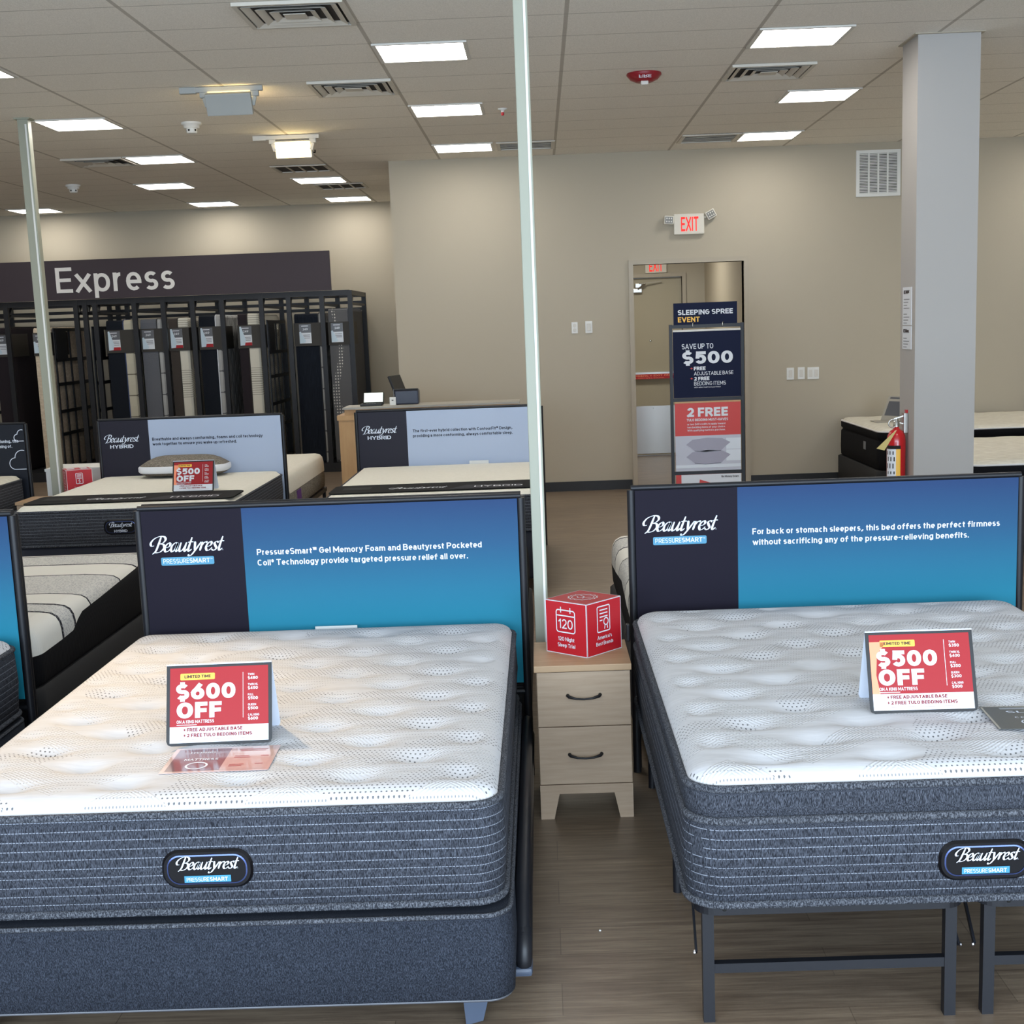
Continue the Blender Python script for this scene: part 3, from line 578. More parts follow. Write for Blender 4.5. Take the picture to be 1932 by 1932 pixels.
def make_track(loc, label, aim, lit):
    t = thing('track_light', label, 'track light', (*loc, CEIL), 0, 'track lights')
    m = 'wmetal' if lit else 'trackg'
    q = MB(); q.box(-.30, .30, -.018, .018, -.040, -.004, 0, None, .004); q.box(-.30, -.18, -.022, .022, -.046, -.002, 0, None, .004); q.build('track', m, t)
    for sx in (-.125, .24):
        q = MB(); q.box(sx-.03, sx+.03, -.02, .02, -.078, -.04, 0, None, .005); q.bar((sx, 0, -.078), (sx+.018*(1 if sx < 0 else -1), 0, -.14), .028, .02); q.build('bracket', m, t)
    M = Matrix.Translation((.0575, 0, -.125)) @ Matrix.Rotation(aim, 4, 'X')
    q = MB()  # head: shallow tray, front looks along -y before the tilt
    q.box(-.165, .165, .0, .05, -.085, .07, 0, M, .008)
    q.build('head', m, t)
    q = MB(); q.box(-.155, .155, -.008, .0, -.076, .062, 0, M); q.build('lens', 'warm', t)
    return t
make_track((-2.232, 10.24), 'grey track light seen from behind, between two ceiling vents', math.radians(180+24), False)
make_track((-2.232, 12.80), 'glowing warm track light facing the viewer below the ceiling', math.radians(22), True)
make_track((-2.40, 5.9), 'track light over the left bed, above the picture', math.radians(60), True)
def spot(name, loc, target, e, col, size, blend=.7):
    l = bpy.data.lights.new(name, 'SPOT'); l.energy = e; l.color = col; l.spot_size = math.radians(size); l.spot_blend = blend; l.shadow_soft_size = .12
    o = bpy.data.objects.new(name, l); COL.objects.link(o); o.location = loc
    o.rotation_euler = (Vector(target)-Vector(loc)).to_track_quat('-Z', 'Y').to_euler(); return o
spot('track_light_beam', (-2.30, 5.72, 3.42), (-1.5, 4.25, .65), 290, (1, .70, .38), 44, .95)
spot('track_light_glow', (-2.18, 10.36, 3.50), (-1.6, 13.2, 3.55), 6, (1, .72, .42), 120, .8)

# ------------------------------------------------------------------ WHITE POLES
for nm, x, y, wd, lb in (('a', -.031, 5.47, .055, 'tall white power pole from the ceiling down behind the near nightstand'), ('b', -4.065, 11.32, .085, 'tall white power pole rising by the far nightstand, crossing the dark fascia sign')):
    t = thing('power_pole', lb, 'pole', (x, y, 0), 0, 'white power poles')
    q = MB(); q.box(-wd/2, wd/2, -wd*.45, wd*.45, 0, CEIL-.002, 0, None, .004); q.build('shaft', 'polew', t)
    q = MB(); q.box(wd*.2, wd*.36, -wd*.45-.004, -wd*.45+.001, .2, CEIL-.05); q.build('cover_strip', 'white', t)
    q = MB(); q.box(-wd*.75, wd*.75, -wd*.7, wd*.7, CEIL-.012, CEIL-.001); q.build('ceiling_plate', 'polew', t)

# ------------------------------------------------------------------ HEADBOARDS
HBW = 1.57
def make_headboard(label, cx, yf, ztop, style, lines=None, logo=True, back=False, w=HBW):
    """panel in a black tube frame; front face at local y=0 looking to -y"""
    t = thing('bed_headboard', label, 'headboard', (cx, yf, 0), math.pi if back else 0, 'headboards')
    hw = w/2; zt = ztop
    q = MB()
    for sx in (-1, 1): q.tube([(sx*(hw-.016), .02, .0), (sx*(hw-.016), .02, zt-.02)], .017, 10)
    q.tube([(-hw+.016, .02, zt-.013), (hw-.016, .02, zt-.013)], .012, 10); q.tube([(-hw+.016, .02, .36), (hw-.016, .02, .36)], .014, 8)
    q.build('frame', 'bmetal', t)
    q = MB(); x0, x1, z0, z1 = -hw+.030, hw-.030, .40, zt-.022
    q.box(x0, x1, .006, .03, z0, z1, 0)
    if not back:
        W = x1-x0; xs = x0 + W*.268
        p = Print(q, (0, .006, 0))
        p.rect(x0, z0, xs, z1, 1, 1); p.rect(xs, z0, x1, z1, 2, 1)
        if style == 'ps':
            p.script(x0+.020, zt-.188, .318, 3); p.rect(x0+.069, zt-.244, x0+.283, zt-.211, 4, 2, .006)
            p.text('PRESSURE', x0+.078, zt-.236, .0185, 3, .104, 0, 3); p.text('SMART', x0+.184, zt-.236, .0185, 3, .082, .02, 3)
            p.text('TM', x0+.268, zt-.224, .006, 3, .009, 0, 3)
        elif style == 'hy':
            p.script(x0+.02, zt-.198, .312, 3); p.text('HYBRID', x0+.074, zt-.250, .030, 3, .196, .02)
        for sr, ux, vz, wd in (lines or []): p.text(sr, x0+ux, zt-vz, .0245, 5, wd, .018)
    q.build('printed_panel', ['black', {'ps': 'navy', 'hy': 'hybnavy', 'nv': 'navy2'}[style], {'ps': 'gradL', 'hy': 'hybblue', 'nv': 'navy2'}[style], 'prblue', 'chip', 'prwhite' if style != 'hy' else 'hybnavy'], t)
    return t
make_headboard('blue headboard with two lines of white text behind the $600 mattress', -.868, 5.40, 1.178, 'ps',
    [('PressureSmart™ Gel Memory Foam and Beautyrest Pocketed', .457, .214, .905), ('Coil® Technology provide targeted pressure relief all over.', .457, .257, .848)])
make_headboard('blue headboard behind the $500 mattress reading for back or stomach sleepers', 1.118, 5.40, 1.192, 'ps',
    [('For back or stomach sleepers, this bed offers the perfect firmness', .466, .214, .985), ('without sacrificing any of the pressure-relieving benefits.', .466, .257, .863)], w=1.582)
make_headboard('blue headboard at the left edge with only its right rim in view', -2.915, 5.40, 1.178, 'ps', [])
make_headboard('pale blue headboard right behind the grey quilted pillow', -2.932, 11.35, 1.194, 'hy',
    [('Breathable and always comforming, foams and coil technology', .430, .196, .925), ('work together to ensure you wake up refreshed.', .430, .236, .705)])
make_headboard('pale blue headboard in front of the sales counter, left of the middle white pole', -.778, 11.35, 1.190, 'hy',
    [('The first-ever hybrid collection with ContourFit™ Design,', .452, .201, .830), ('providing a more conforming, always comfortable sleep.', .452, .242, .830)])
h0 = make_headboard('dark navy headboard with cloud outlines beside the left white pole', -5.08, 11.35, 1.194, 'nv', [])
q = MB(); p = Print(q, (0, -.0005, 0))
p.text('Designed for deeper cushioning, this', .705, 1.024, .026, 0, None, .018, 1, 'r'); p.text('is the bed you were dreaming of.', .648, .982, .026, 0, None, .018, 1, 'r')
for cx, cz, s in ((0, 1.035, .052), (0, .80, .088)):
    x0 = .752
    pts = [(x0, cz), (x0-s*1.0, cz)] + [(x0-s*1.0+s*.55*math.cos(math.radians(a)), cz+s*.55+s*.55*math.sin(math.radians(a))) for a in range(258, 96, -12)]
    pts += [(x0-s*.30+s*.7*math.cos(math.radians(a)), cz+s*1.1+s*.7*math.sin(math.radians(a))) for a in range(180, 66, -10)]
    p.line([(x, z) for x, z in pts if x <= .7525], .006, 0, 1)
q.build('printed_clouds', 'prblue', h0)
# the back-to-back headboards of the striped beds, seen only at their rims
for cx, lb in ((-.868, 'dark headboard back to back behind the left blue one, rim beside the middle pole'), (-2.93, 'dark headboard standing back to back behind the leftmost blue one'), (1.118, 'dark headboard standing back to back behind the right blue one')):
    make_headboard(lb, cx, 5.50, 1.178, 'nv', back=True)

# ------------------------------------------------------------------ MATTRESSES
def rrect(hw, hl, r, n=7):
    pts = []
    for cx, cy, a0 in ((hw-r, -hl+r, -90), (hw-r, hl-r, 0), (-hw+r, hl-r, 90), (-hw+r, -hl+r, 180)):
        for i in range(n+1):
            a = math.radians(a0+90*i/n); pts.append((cx+r*math.cos(a), cy+r*math.sin(a)))
    # extra points along the straight sides keep long faces well shaped
    out = []
    for i, p in enumerate(pts):
        q = pts[(i+1) % len(pts)]; L = math.hypot(q[0]-p[0], q[1]-p[1]); k = max(1, int(L/.25))
        out += [(p[0]+(q[0]-p[0])*j/k, p[1]+(q[1]-p[1])*j/k) for j in range(k)]
    return out
def ring(hw, hl, r, z, ins=0): return [(x, y, z) for x, y in rrect(hw-ins, hl-ins, max(r-ins, .01))]
def side_wall(mb, hw, hl, r, prof, mi=0, caps=(True, False)):
    mb.loft([ring(hw, hl, r, z, ins) for z, ins in prof], mi, True, caps)
def top_surface(mb, hw, hl, r, zf, step=.02, mi=0, edge=(.035, .04)):
    """domed top over a rounded rectangle; zf(x, y, d) gives the height above the rim"""
    nx = max(8, int(2*hw/step)); ny = max(8, int(2*hl/step)); vs = []
    for j in range(ny+1):
        for i in range(nx+1):
            u = -1+2*i/nx; v = -1+2*j/ny
            u = math.copysign(1-(1-abs(u))**1.0, u); x, y = u*hw, v*hl
            ax, ay = abs(x)-(hw-r), abs(y)-(hl-r)
            if ax > 0 and ay > 0:
                a, b = ax/r, ay/r; a2, b2 = a*math.sqrt(1-b*b/2), b*math.sqrt(1-a*a/2)
                x = math.copysign(hw-r+a2*r, x); y = math.copysign(hl-r+b2*r, y); d = r*(1-math.hypot(a2, b2))
            else: d = min(hw-abs(x), hl-abs(y))
            vs.append((x, y, zf(x, y, max(d, 0))))
    fs = [(j*(nx+1)+i, j*(nx+1)+i+1, (j+1)*(nx+1)+i+1, (j+1)*(nx+1)+i) for j in range(ny) for i in range(nx)]
    mb.add(vs, fs, mi, True)
def dome(z, rise, R): return lambda x, y, d: z + rise*math.sqrt(max(0, 1-(1-min(d/R, 1))**2))
def tufted(z, rise, R, hw, hl, depth=.017, px=.34, py=.36, ox=0., oy=0.):
    base = dome(z, rise, R)
    def f(x, y, d):
        h = base(x, y, d); fade = min(1, max(0, (d-.045)/.06))
        for row in (0, 1):
            sx = ox+row*px/2; sy = oy+row*py/2
            dx = (x-sx)/px; dx = (dx-round(dx))*px; dy = (y-sy)/py; dy = (dy-round(dy))*py
            rr = (dx/.060)**2+((dy if dy < 0 else dy*.65)/.030)**2
            h -= depth*math.exp(-rr)*fade
            rr = (dx/.018)**2+(dy/.018)**2; h -= depth*.35*math.exp(-rr)*fade
        h += .0006*math.sin(y*2*math.pi/.075+1.2*math.sin(x*9))*fade
        return h
    return f
def plaque(parent, y, z, w=.235, h=.105, sub='ps'):
    """oval badge on the foot border"""
    q = MB(); c = Matrix.Translation((0, y, z))
    def oval(hw, hh, yy): return [(px, yy, pz) for px, pz in rrect2(hw, hh)]
    def rrect2(hw, hh):
        r = hh*.86; pts = []
        for cx, cz, a0 in ((hw-r, -hh+r, -90), (hw-r, hh-r, 0), (-hw+r, hh-r, 90), (-hw+r, -hh+r, 180)):
            for i in range(8): a = math.radians(a0+90*i/7); pts.append((cx+r*math.cos(a), cz+r*math.sin(a)))
        return pts
    q.loft([oval(w/2, h/2, .012), oval(w/2, h/2, -.004), oval(w/2-.006, h/2-.006, -.010), oval(w/2-.014, h/2-.012, -.010)], 0, False, (False, True), c)
    q.loft([oval(w/2-.014, h/2-.013, -.0105), oval(w/2-.0175, h/2-.0165, -.0115)], 3, False, (False, False), c)
    p = Print(q, (0, y-.0105, z))
    p.script(-.083, .002, .172, 1)
    if sub == 'ps':
        p.rect(-.060, -.034, .060, -.016, 2, 1); p.text('PRESSURE', -.054, -.0305, .0105, 1, .058, 0, 2); p.text('SMART', .006, -.0305, .0105, 1, .046, .02, 2)
    else: p.text('HYBRID', -.045, -.036, .018, 1, .09, .01, 2)
    return q.build('name_badge', ['badge', 'prblue', 'chip', 'badgerim'], parent)
def near_mattress(label, cx, y0, zb, zt, hw, hl, r, pillow, ox, oy):
    t = thing('mattress', label, 'mattress', (cx, y0+hl, zb), 0, 'tufted mattresses nearest the viewer')
    H = zt-zb
    zc = H if not pillow else H-.085
    q = MB(); side_wall(q, hw, hl, r, [(.0, .02), (.012, .004), (.10*1, -.002), (zc*.5, -.006), (zc-.02, -.001), (zc-.004, .008)])
    q.build('border', 'heatA', t)
    q = MB(); q.tube(ring(hw, hl, r, .010, .002), .0105, 8, 0, True); q.build('bottom_piping', 'pipe', t)
    if pillow:
        q = MB(); q.tube(ring(hw, hl, r, zc, .004), .011, 8, 0, True); q.build('middle_piping', 'pipe', t)
        q = MB(); side_wall(q, hw, hl, r, [(zc+.002, .014), (zc+.012, .005), (zc+.04, -.002), (H-.016, .0), (H-.004, .008)], 0, (False, False)); q.build('pillow_border', 'heatP', t)
    q = MB(); q.tube(ring(hw, hl, r, H, .004), .0105, 8, 0, True); q.build('top_piping', 'pipe', t)
    q = MB(); top_surface(q, hw-.010, hl-.010, r-.010, tufted(H+.002, .040, .07, hw, hl, .030, .31, .31, ox, oy), .0115); q.build('quilted_top', 'knit', t)
    plaque(t, -hl-.002, {True: .115, False: .128}[pillow])
    return t
mL = near_mattress('large grey mattress with white tufted top on the left upholstered base', -.90, 3.325, .362, .634, .762, 1.015, .085, False, .06, .05)
mR = near_mattress('grey pillow top mattress with white tufted top on the right metal frame', 1.078, 3.285, .350, .668, .748, 1.015, .10, True, .10, .02)
near_mattress('grey mattress whose white corner shows at the left edge below the blue rim', -2.900, 3.325, .362, .634, .762, 1.015, .085, False, .06, .05)

# upholstered base of the left bed
def upholstered_base(label, cx, y0):
    t = thing('bed_platform', label, 'bed base', (cx, y0, 0), 0, 'upholstered bases')
    q = MB(); hw, hl = .772, 1.02
    rings = []
    for z, ins in ((.108, .012), (.118, .0), (.22, -.006), (.335, .0), (.348, .010)):
        rings.append([(x, y+hl, z) for x, y in rrect(hw-ins, hl-ins, .07-ins*.5)])
    q.loft(rings, 0, True, (True, True)); q.build('upholstered_box', 'heatB', t)
    q = MB(); q.tube([(x, y+hl, .346) for x, y in rrect(hw-.004, hl-.004, .07)], .007, 6, 0, True); q.build('edge_welt', 'pipe', t)
    q = MB(); q.tube([(x, y+hl, .112) for x, y in rrect(hw-.008, hl-.008, .065)], .0045, 6, 0, True); q.build('lower_welt', 'cardg', t)
    for sx, yy in ((-1, .11), (1, .11), (-1, 1.9), (1, 1.9), (0, 1.0)):
        q = MB(); x = sx*.66
        q.loft([[(x-.024*1, yy-.022, .0), (x+.022, yy-.022, .012 if sx else 0), (x+.022, yy+.022, .012 if sx else 0), (x-.024, yy+.022, .0)],
                [(x-.030, yy-.034, .110), (x+.046, yy-.034, .110), (x+.046, yy+.034, .110), (x-.030, yy+.034, .110)]], 0, False)
        q.build('leg', 'legblue', t)
    q = MB(); pts = [(hw+.022, y, z) for y, z in ((1.98, .22), (1.2, .22), (.45, .22), (.20, .20), (.16, .15), (.18, .11))]
    q.tube(pts, [.026, .026, .026, .026, .024, .018], 10); q.tube([(hw+.022, 1.9, .30), (hw+.022, .30, .30), (hw+.022, .20, .20)], .022, 8)
    q.build('side_rail', 'bmetal', t)
    q = MB(); q.box(hw-.03, hw+.045, .15, .24, .10, .125, 0, None, .01); q.build('rail_foot', 'legblue', t)
    return t
upholstered_base('blue grey upholstered bed base under the big left mattress', -.895, 3.295)
upholstered_base('upholstered bed base at the left edge under the cut off mattress', -2.895, 3.295)

# folding metal platform frame: two halves, under the right mattress
def metal_frame(label, x0, x1, y0, y1):
    t = thing('metal_bed_frame', label, 'bed frame', (x0, y0, 0), 0, 'folding platform bed frames'); w = x1-x0; l = y1-y0; zt = .345
    q = MB(); q.bar((.0, .018, zt-.020), (w, .018, zt-.020), .03, .03) if False else None
    out = [(x+w/2, y+l/2, zt-.017) for x, y in rrect(w/2-.0, l/2, .06)]
    rings = [[(p[0]+(w/2-p[0])*s, p[1]+(l/2-p[1])*s*.4, z) for p in out] for s, z in ((0, zt-.034), (0, zt-.002), (.07, zt-.002), (.07, zt-.034))]
    q.loft(rings+[rings[0]], 0, False, (False, False)); q.build('top_rail', 'bmetal', t)
    q = MB()
    for k in range(1, 9): q.bar((.02, l*k/9, zt-.015), (w-.02, l*k/9, zt-.015), .02, .018)
    q.build('slats', 'bmetal', t)
    for sx in (.035, w-.035):
        for sy in (.04, l/2-.1, l-.06):
            q = MB(); q.bar((sx, sy, 0), (sx, sy, zt-.03), .030, .030) if sy < .1 else q.tube([(sx, sy, 0), (sx, sy, zt-.03)], .015, 10); q.build('leg', 'bmetal', t)
    for sy in (.04, l/2-.1, l-.06):
        q = MB(); q.bar((.045, sy, .150), (w-.045, sy, .150), .024, .026); q.build('cross_bar', 'bmetal', t)
    for sx, dd in ((.012, -1), (w-.012, 1)):
        q = MB(); q.bar((sx-.0, .20, zt-.05), (sx+dd*.006, .055, .185), .006, .014); q.build('folding_brace', 'bmetal', t)
        q = MB(); q.lathe([(.007, 0), (.006, .004)], 8, 0, Matrix.Translation((sx+dd*.009, .055, .185)) @ Matrix.Rotation(-math.pi/2*dd*-1, 4, 'Y')); q.build('bolt', 'bolt', t)
    q = MB(); q.lathe([(.006, 0), (.004, .003)], 8, 0, Matrix.Translation((.075, -.0, zt-.018)) @ Matrix.Rotation(math.pi/2, 4, 'X')); q.build('bolt', 'dark', t)
    return t
metal_frame('black metal folding bed frame half nearest the nightstand under the right mattress', .352, 1.055, 3.335, 5.28)
metal_frame('black metal folding bed frame half at the right edge under the right mattress', 1.085, 1.79, 3.335, 5.28)

# white card showing above the head of the left mattress
t = tag(MB().box(-.945, -.775, 5.372, 5.376, .60, .669).build('paper_card', 'white'), 'white card peeping up between left mattress and its blue headboard', 'card')
t = tag(MB().box(-.62, -.46, 11.335, 11.339, .66, .738).build('paper_card', 'white'), 'small white card peeping up at the pale blue headboard before the counter', 'card')

# ------------------------------------------------------------------ STRIPED BEDS (second row, heads toward us)
def m_striped():
    m = mat('banded_knit', (224, 221, 214), .85, spec=.15); n = NT(m); o = n.obj()
    # local y runs from the head (-1.015) to the foot (+1.015)
    Y = n.M('DIVIDE', n.M('ADD', o[1], 1.015), 2.03)
    ed = [.167, .251, .37, .616, .773, .93]; W, G, K = lin((226, 223, 215)), lin((206, 204, 199)), lin((34, 35, 42))
    st = [(0, W)]
    for i, e in enumerate(ed): st += [(e-.005, K), (e+.005, W if i % 2 else G)]
    c = n.ramp(Y, st, 'CONSTANT')
    isg = n.ramp(Y, [(0, (0, 0, 0))]+[(e, (0, 0, 0) if i % 2 else (1, 1, 1)) for i, e in enumerate(ed)], 'CONSTANT')
    vo = n.new('ShaderNodeTexVoronoi'); vo.inputs['Scale'].default_value = 95; n.L.new(n.tc.outputs['Object'], vo.inputs['Vector'])
    hc = n.M('LESS_THAN', vo.outputs['Distance'], .42)
    c = n.mix(n.M('MULTIPLY', n.M('MULTIPLY', hc, isg), .5), c, lin((140, 141, 148)))
    rb = n.M('MULTIPLY', n.M('ADD', n.M('SINE', n.M('MULTIPLY', o[1], 2*math.pi/.011)), 1), .5)
    # black sculpted lower border, rising toward the foot
    zb = n.ramp(Y, [(0, (.50, .50, .50)), (.16, (.53, .53, .53)), (.235, (.56, .56, .56)), (.275, (.70, .70, .70)), (.31, (.77, .77, .77)), (.6, (.86, .86, .86)), (1, (.98, .98, .98))])
    zl = n.ramp(Y, [(0, (.50, .50, .50)), (.3, (.55, .55, .55)), (.5, (.70, .70, .70)), (.75, (.52, .52, .52)), (1, (.40, .40, .40))])
    zb = n.mix(n.M('LESS_THAN', o[0], 0), zb, zl)
    blk = n.M('LESS_THAN', o[2], n.M('MULTIPLY', zb, .27))
    ax = n.M('GREATER_THAN', n.M('ABSOLUTE', o[0]), .70)
    c = n.mix(n.M('MULTIPLY', blk, ax), c, lin((20, 20, 23)))
    n.color(c); n.bump(rb, .25, .003); return m
MT['striped'] = m_striped()
def striped_bed(lab_m, lab_b, cx, y0):
    t = thing('mattress', lab_m, 'mattress', (cx, y0+1.015, .395), 0, 'banded mattresses')
    q = MB(); hw, hl = .762, 1.015
    rows = [(.0, .015), (.02, .002), (.12, -.003), (.19, 0), (.22, .006), (.245, .020), (.26, .045), (.267, .09)]
    q.loft([ring(hw, hl, .10, z, ins) for z, ins in rows], 0, True, (True, False))
    # side rings subdivided along y are needed only for shape; the pattern is in the cloth
    top_surface(q, hw-.09, hl-.09, .02, lambda x, y, d: .267+.006*min(1, d/.1), .05, 0)
    q.build('knit_body', 'striped', t)
    u = thing('bed_platform', lab_b, 'bed base', (cx, y0, 0), 0, 'black velvet bases')
    q = MB(); q.loft([[(x, y+hl, z) for x, y in rrect(hw-ins+.012, hl-ins, .06)] for z, ins in ((.10, .02), (.12, 0), (.25, -.004), (.37, 0), (.39, .02))], 0, True); q.build('upholstered_box', 'basecloth', u)
    for sx in (-.6, .6):
        for sy in (.15, 1.85):
            q = MB(); q.lathe([(.022, 0), (.03, .11)], 12, 0, Matrix.Translation((sx, sy, 0))); q.build('leg', 'black', u)
striped_bed('white and grey banded mattress in the gap left of the left blue headboard', 'black base below the banded mattress left of the left blue headboard', -2.925, 5.56)
striped_bed('banded mattress hidden behind the left blue headboard beside the middle pole', 'black base hidden behind the left blue headboard', -.865, 5.56)
striped_bed('white banded mattress edge showing just left of the right blue headboard', 'black base showing just left of the right blue headboard', 1.122, 5.56)

# ------------------------------------------------------------------ HYBRID BEDS
def hybrid_bed(lm, lb, cx, y0, zb=.435, zt=.708, badge=True, mat_top='cream'):
    t = thing('mattress', lm, 'mattress', (cx, y0+1.015, zb), 0, 'smooth hybrid mattresses'); hw, hl, H = .757, 1.015, zt-zb
    q = MB(); side_wall(q, hw, hl, .09, [(0, .02), (.012, .004), (.12, -.004), (H-.04, 0), (H-.026, .006)]); q.build('border', 'heatH', t)
    q = MB(); q.tube(ring(hw, hl, .09, .010, .002), .010, 8, 0, True); q.build('bottom_piping', 'pipe', t)
    q = MB(); q.tube(ring(hw, hl, .09, H-.026, .003), .009, 8, 0, True); q.build('top_piping', 'pipe', t)
    q = MB(); top_surface(q, hw-.008, hl-.008, .085, dome(H-.024, .034, .06), .04); q.build('smooth_top', mat_top, t)
    if badge: plaque(t, -hl-.002, .13, sub='hy')
    u = thing('bed_platform', lb, 'bed base', (cx, y0, 0), 0, 'navy upholstered bases')
    q = MB(); q.loft([[(x, y+hl, z) for x, y in rrect(hw-ins+.01, hl-ins, .06)] for z, ins in ((.10, .02), (.12, 0), (.30, -.006), (.415, 0), (.433, .02))], 0, True); q.build('upholstered_box', 'navybase', u)
    for sx in (-.6, .6):
        for sy in (.12, 1.9):
            q = MB(); q.lathe([(.022, 0), (.03, .11)], 12, 0, Matrix.Translation((sx, sy, 0))); q.build('leg', 'black', u)
    return t
hybrid_bed('smooth cream topped hybrid mattress under the grey pillow', 'navy base of the bed with the grey pillow', -2.932, 9.30)
hybrid_bed('smooth cream topped hybrid mattress in front of the counter', 'navy base of the bed in front of the counter', -.780, 9.30)
hybrid_bed('quilted mattress corner at the left edge under the navy cloud headboard', 'navy base at the left edge under the cloud headboard', -5.10, 9.30, .435, .745, False, 'creamq')
def foot_cover(label, cx):
    t = thing('foot_protector', label, 'mattress protector', (cx, 9.645, .7200), 0, 'black foot protectors')
    q = MB(); hw, hl = .738, .232
    pts = rrect(hw, hl, .07)
    def zc(x, y): return 0
    q.loft([[(x, y, zc(x, y)+.0) for x, y in pts], [(x, y, zc(x, y)+.008) for x, y in pts]], 0, False, (True, True))
    p = Print(q, (0, 0, .0085), (1, 0, 0), (0, 1, 0), (0, 0, 1), .001)
    p.poly([(.10, -.20), (.62, -.20), (.62, .02), (.22, .02)], 1, 1)
    p.script(-.34, -.10, .44, 2, 2); p.text('HYBRID', .28, -.13, .07, 2, .34, .0, 2); p.rect(-.66, -.06, -.46, .08, 3, 1)
    q.build('vinyl_sheet', ['cover', 'coverg', 'prwhite', 'dark'], t); return t
foot_cover('black lettered foot protector on the mattress with the price sign', -2.92)
foot_cover('black lettered foot protector on the mattress in front of the counter', -.775)
# pillow
t = thing('pillow', 'grey quilted pillow with white gusset at the pale blue headboard', 'pillow', (-2.94, 11.13, .727), 0)
def pillow_ring(hw, hl, z, pinch):
    out = []
    for k in range(48):
        a = 2*math.pi*k/48; c, s = math.cos(a), math.sin(a)
        out.append((hw*math.copysign(abs(c)**.55, c), hl*math.copysign(abs(s)**.55, s), z))
    return out
q = MB(); q.loft([pillow_ring(.365-i, .20-i, z, 0) for z, i in ((.030, .012), (.045, 0), (.078, 0), (.088, .010))], 0, True, (False, False)); q.build('gusset', 'prwhite', t)
q = MB(); q.loft([pillow_ring(.357-i, .192-i*.8, z, 0) for z, i in ((.086, 0), (.106, .03), (.130, .07), (.150, .12), (.160, .17), (.163, .215))], 0, True, (False, True)); q.build('quilted_top', 'pillow', t)
q = MB(); q.loft([pillow_ring(.357-i, .192-i, z, 0) for z, i in ((.0, .10), (.010, .04), (.032, 0))], 0, True, (True, False)); q.build('quilted_base', 'pillow', t)

# ------------------------------------------------------------------ PURPLE-LABELLED BED behind the pillow headboard
t = thing('mattress', 'white mattress with grey ribbed side and purple label by the counter', 'mattress', (-2.93, 12.46, .33), 0)
q = MB(); side_wall(q, .76, 1.0, .07, [(0, .015), (.015, 0), (.10, -.004), (.18, 0), (.20, .006)]); q.build('ribbed_border', 'greyrib', t)
q = MB(); q.loft([ring(.762, 1.0, .09, z, i) for z, i in ((.165, -.004), (.25, -.002), (.30, .008), (.325, .03), (.335, .07))], 0, True, (False, True)); q.build('top_cover', 'cream', t)
q = MB(); q.box(.760, .767, -.62, -.42, .05, .15); q.build('side_label', 'purple', t)
t = thing('metal_bed_frame', 'black metal bed frame under the mattress with purple label', 'bed frame', (-2.93, 12.46, 0), 0)
q = MB()
for x in (-.72, .75): q.bar((x, -1.0, .305), (x, 1.0, .305), .035, .04)
for y in (-.98, 0, .98): q.bar((-.72, y, .305), (.75, y, .305), .035, .04)
q.build('rails', 'bmetal', t)
for x in (-.72, .75):
    for y in (-.9, .05, .93):
        q = MB(); q.bar((x, y, 0), (x, y, .29), .03, .03); q.build('leg', 'bmetal', t)
# low white cabinet between the far headboards
t = thing('low_cabinet', 'low white cabinet behind the far nightstand and its red cube', 'cabinet', (-3.968, 11.72, 0))
q = MB(); q.box(-.265, .265, -.2, .2, 0, .755); q.build('body', 'white', t)
q = MB(); q.box(-.272, .272, -.207, .207, .755, .778); q.build('top', 'white', t)

# ------------------------------------------------------------------ NIGHTSTANDS
def nightstand(label, loc, back_h=None):
    t = thing('nightstand', label, 'nightstand', loc, 0, 'nightstands')
    w = .348; dp = .38
    q = MB(); q.box(0, w, .016, dp, .098, .570); q.build('carcass', 'birch', t)
    q = MB(); q.box(-.008, w+.004, -.006, dp+.005, .570, .594, 0, None, .002); q.build('top', 'birchtop', t)
    for z0, z1, hz in ((.360, .567, .474), (.136, .3565, .247)):
        q = MB(); q.box(.002, w-.002, 0, .016, z0, z1, 0, None, .0012); d = q.build('drawer', 'birch', t)
        q = MB(); cx = w/2
        pts = [(cx-.060, -.003, hz+.005), (cx-.055, -.018, hz+.003), (cx-.030, -.024, hz-.003), (cx, -.025, hz-.005), (cx+.030, -.024, hz-.003), (cx+.055, -.018, hz+.003), (cx+.060, -.003, hz+.005)]
        q.tube(pts, [.007, .006, .0042, .0038, .0042, .006, .007], 8); q.build('handle', 'black', d)
    q = MB(); q.prism([(0, .0), (w, 0), (w, .133), (0, .133)], 0, 1) if False else None
    def board(y0, y1):
        nonlocal q
        poly = [(0, 0), (.050, 0), (.072, .098), (w-.070, .098), (w-.050, 0), (w, 0), (w, .133), (0, .133)]
        tri = [[0, 1, 2, 7], [2, 3, 6, 7], [3, 4, 5, 6]]
        for T in tri: q.loft([[(poly[i][0], y0, poly[i][1]) for i in T], [(poly[i][0], y1, poly[i][1]) for i in T]], 0, False)
    board(.0, .018); q.build('foot_board', 'birch', t); q = MB(); board(dp-.02, dp); q.build('foot_board', 'birch', t)
    return t
n0 = nightstand('pale birch nightstand with two drawers between the two near beds', (-.056, 4.90, 0))
q = MB(); q.box(-.0, .348, .372, .392, .594, .70); 
n1 = copy_tree(n0, None, (-4.20, 10.72, 0), 'pale wooden nightstand at the foot of the left white pole')
t = tag(MB().box(.300, .314, 5.235, 5.262, .595, .665, 0, None, .004).build('power_plug', 'black'), 'small black plug on the near nightstand behind the red cube', 'plug')

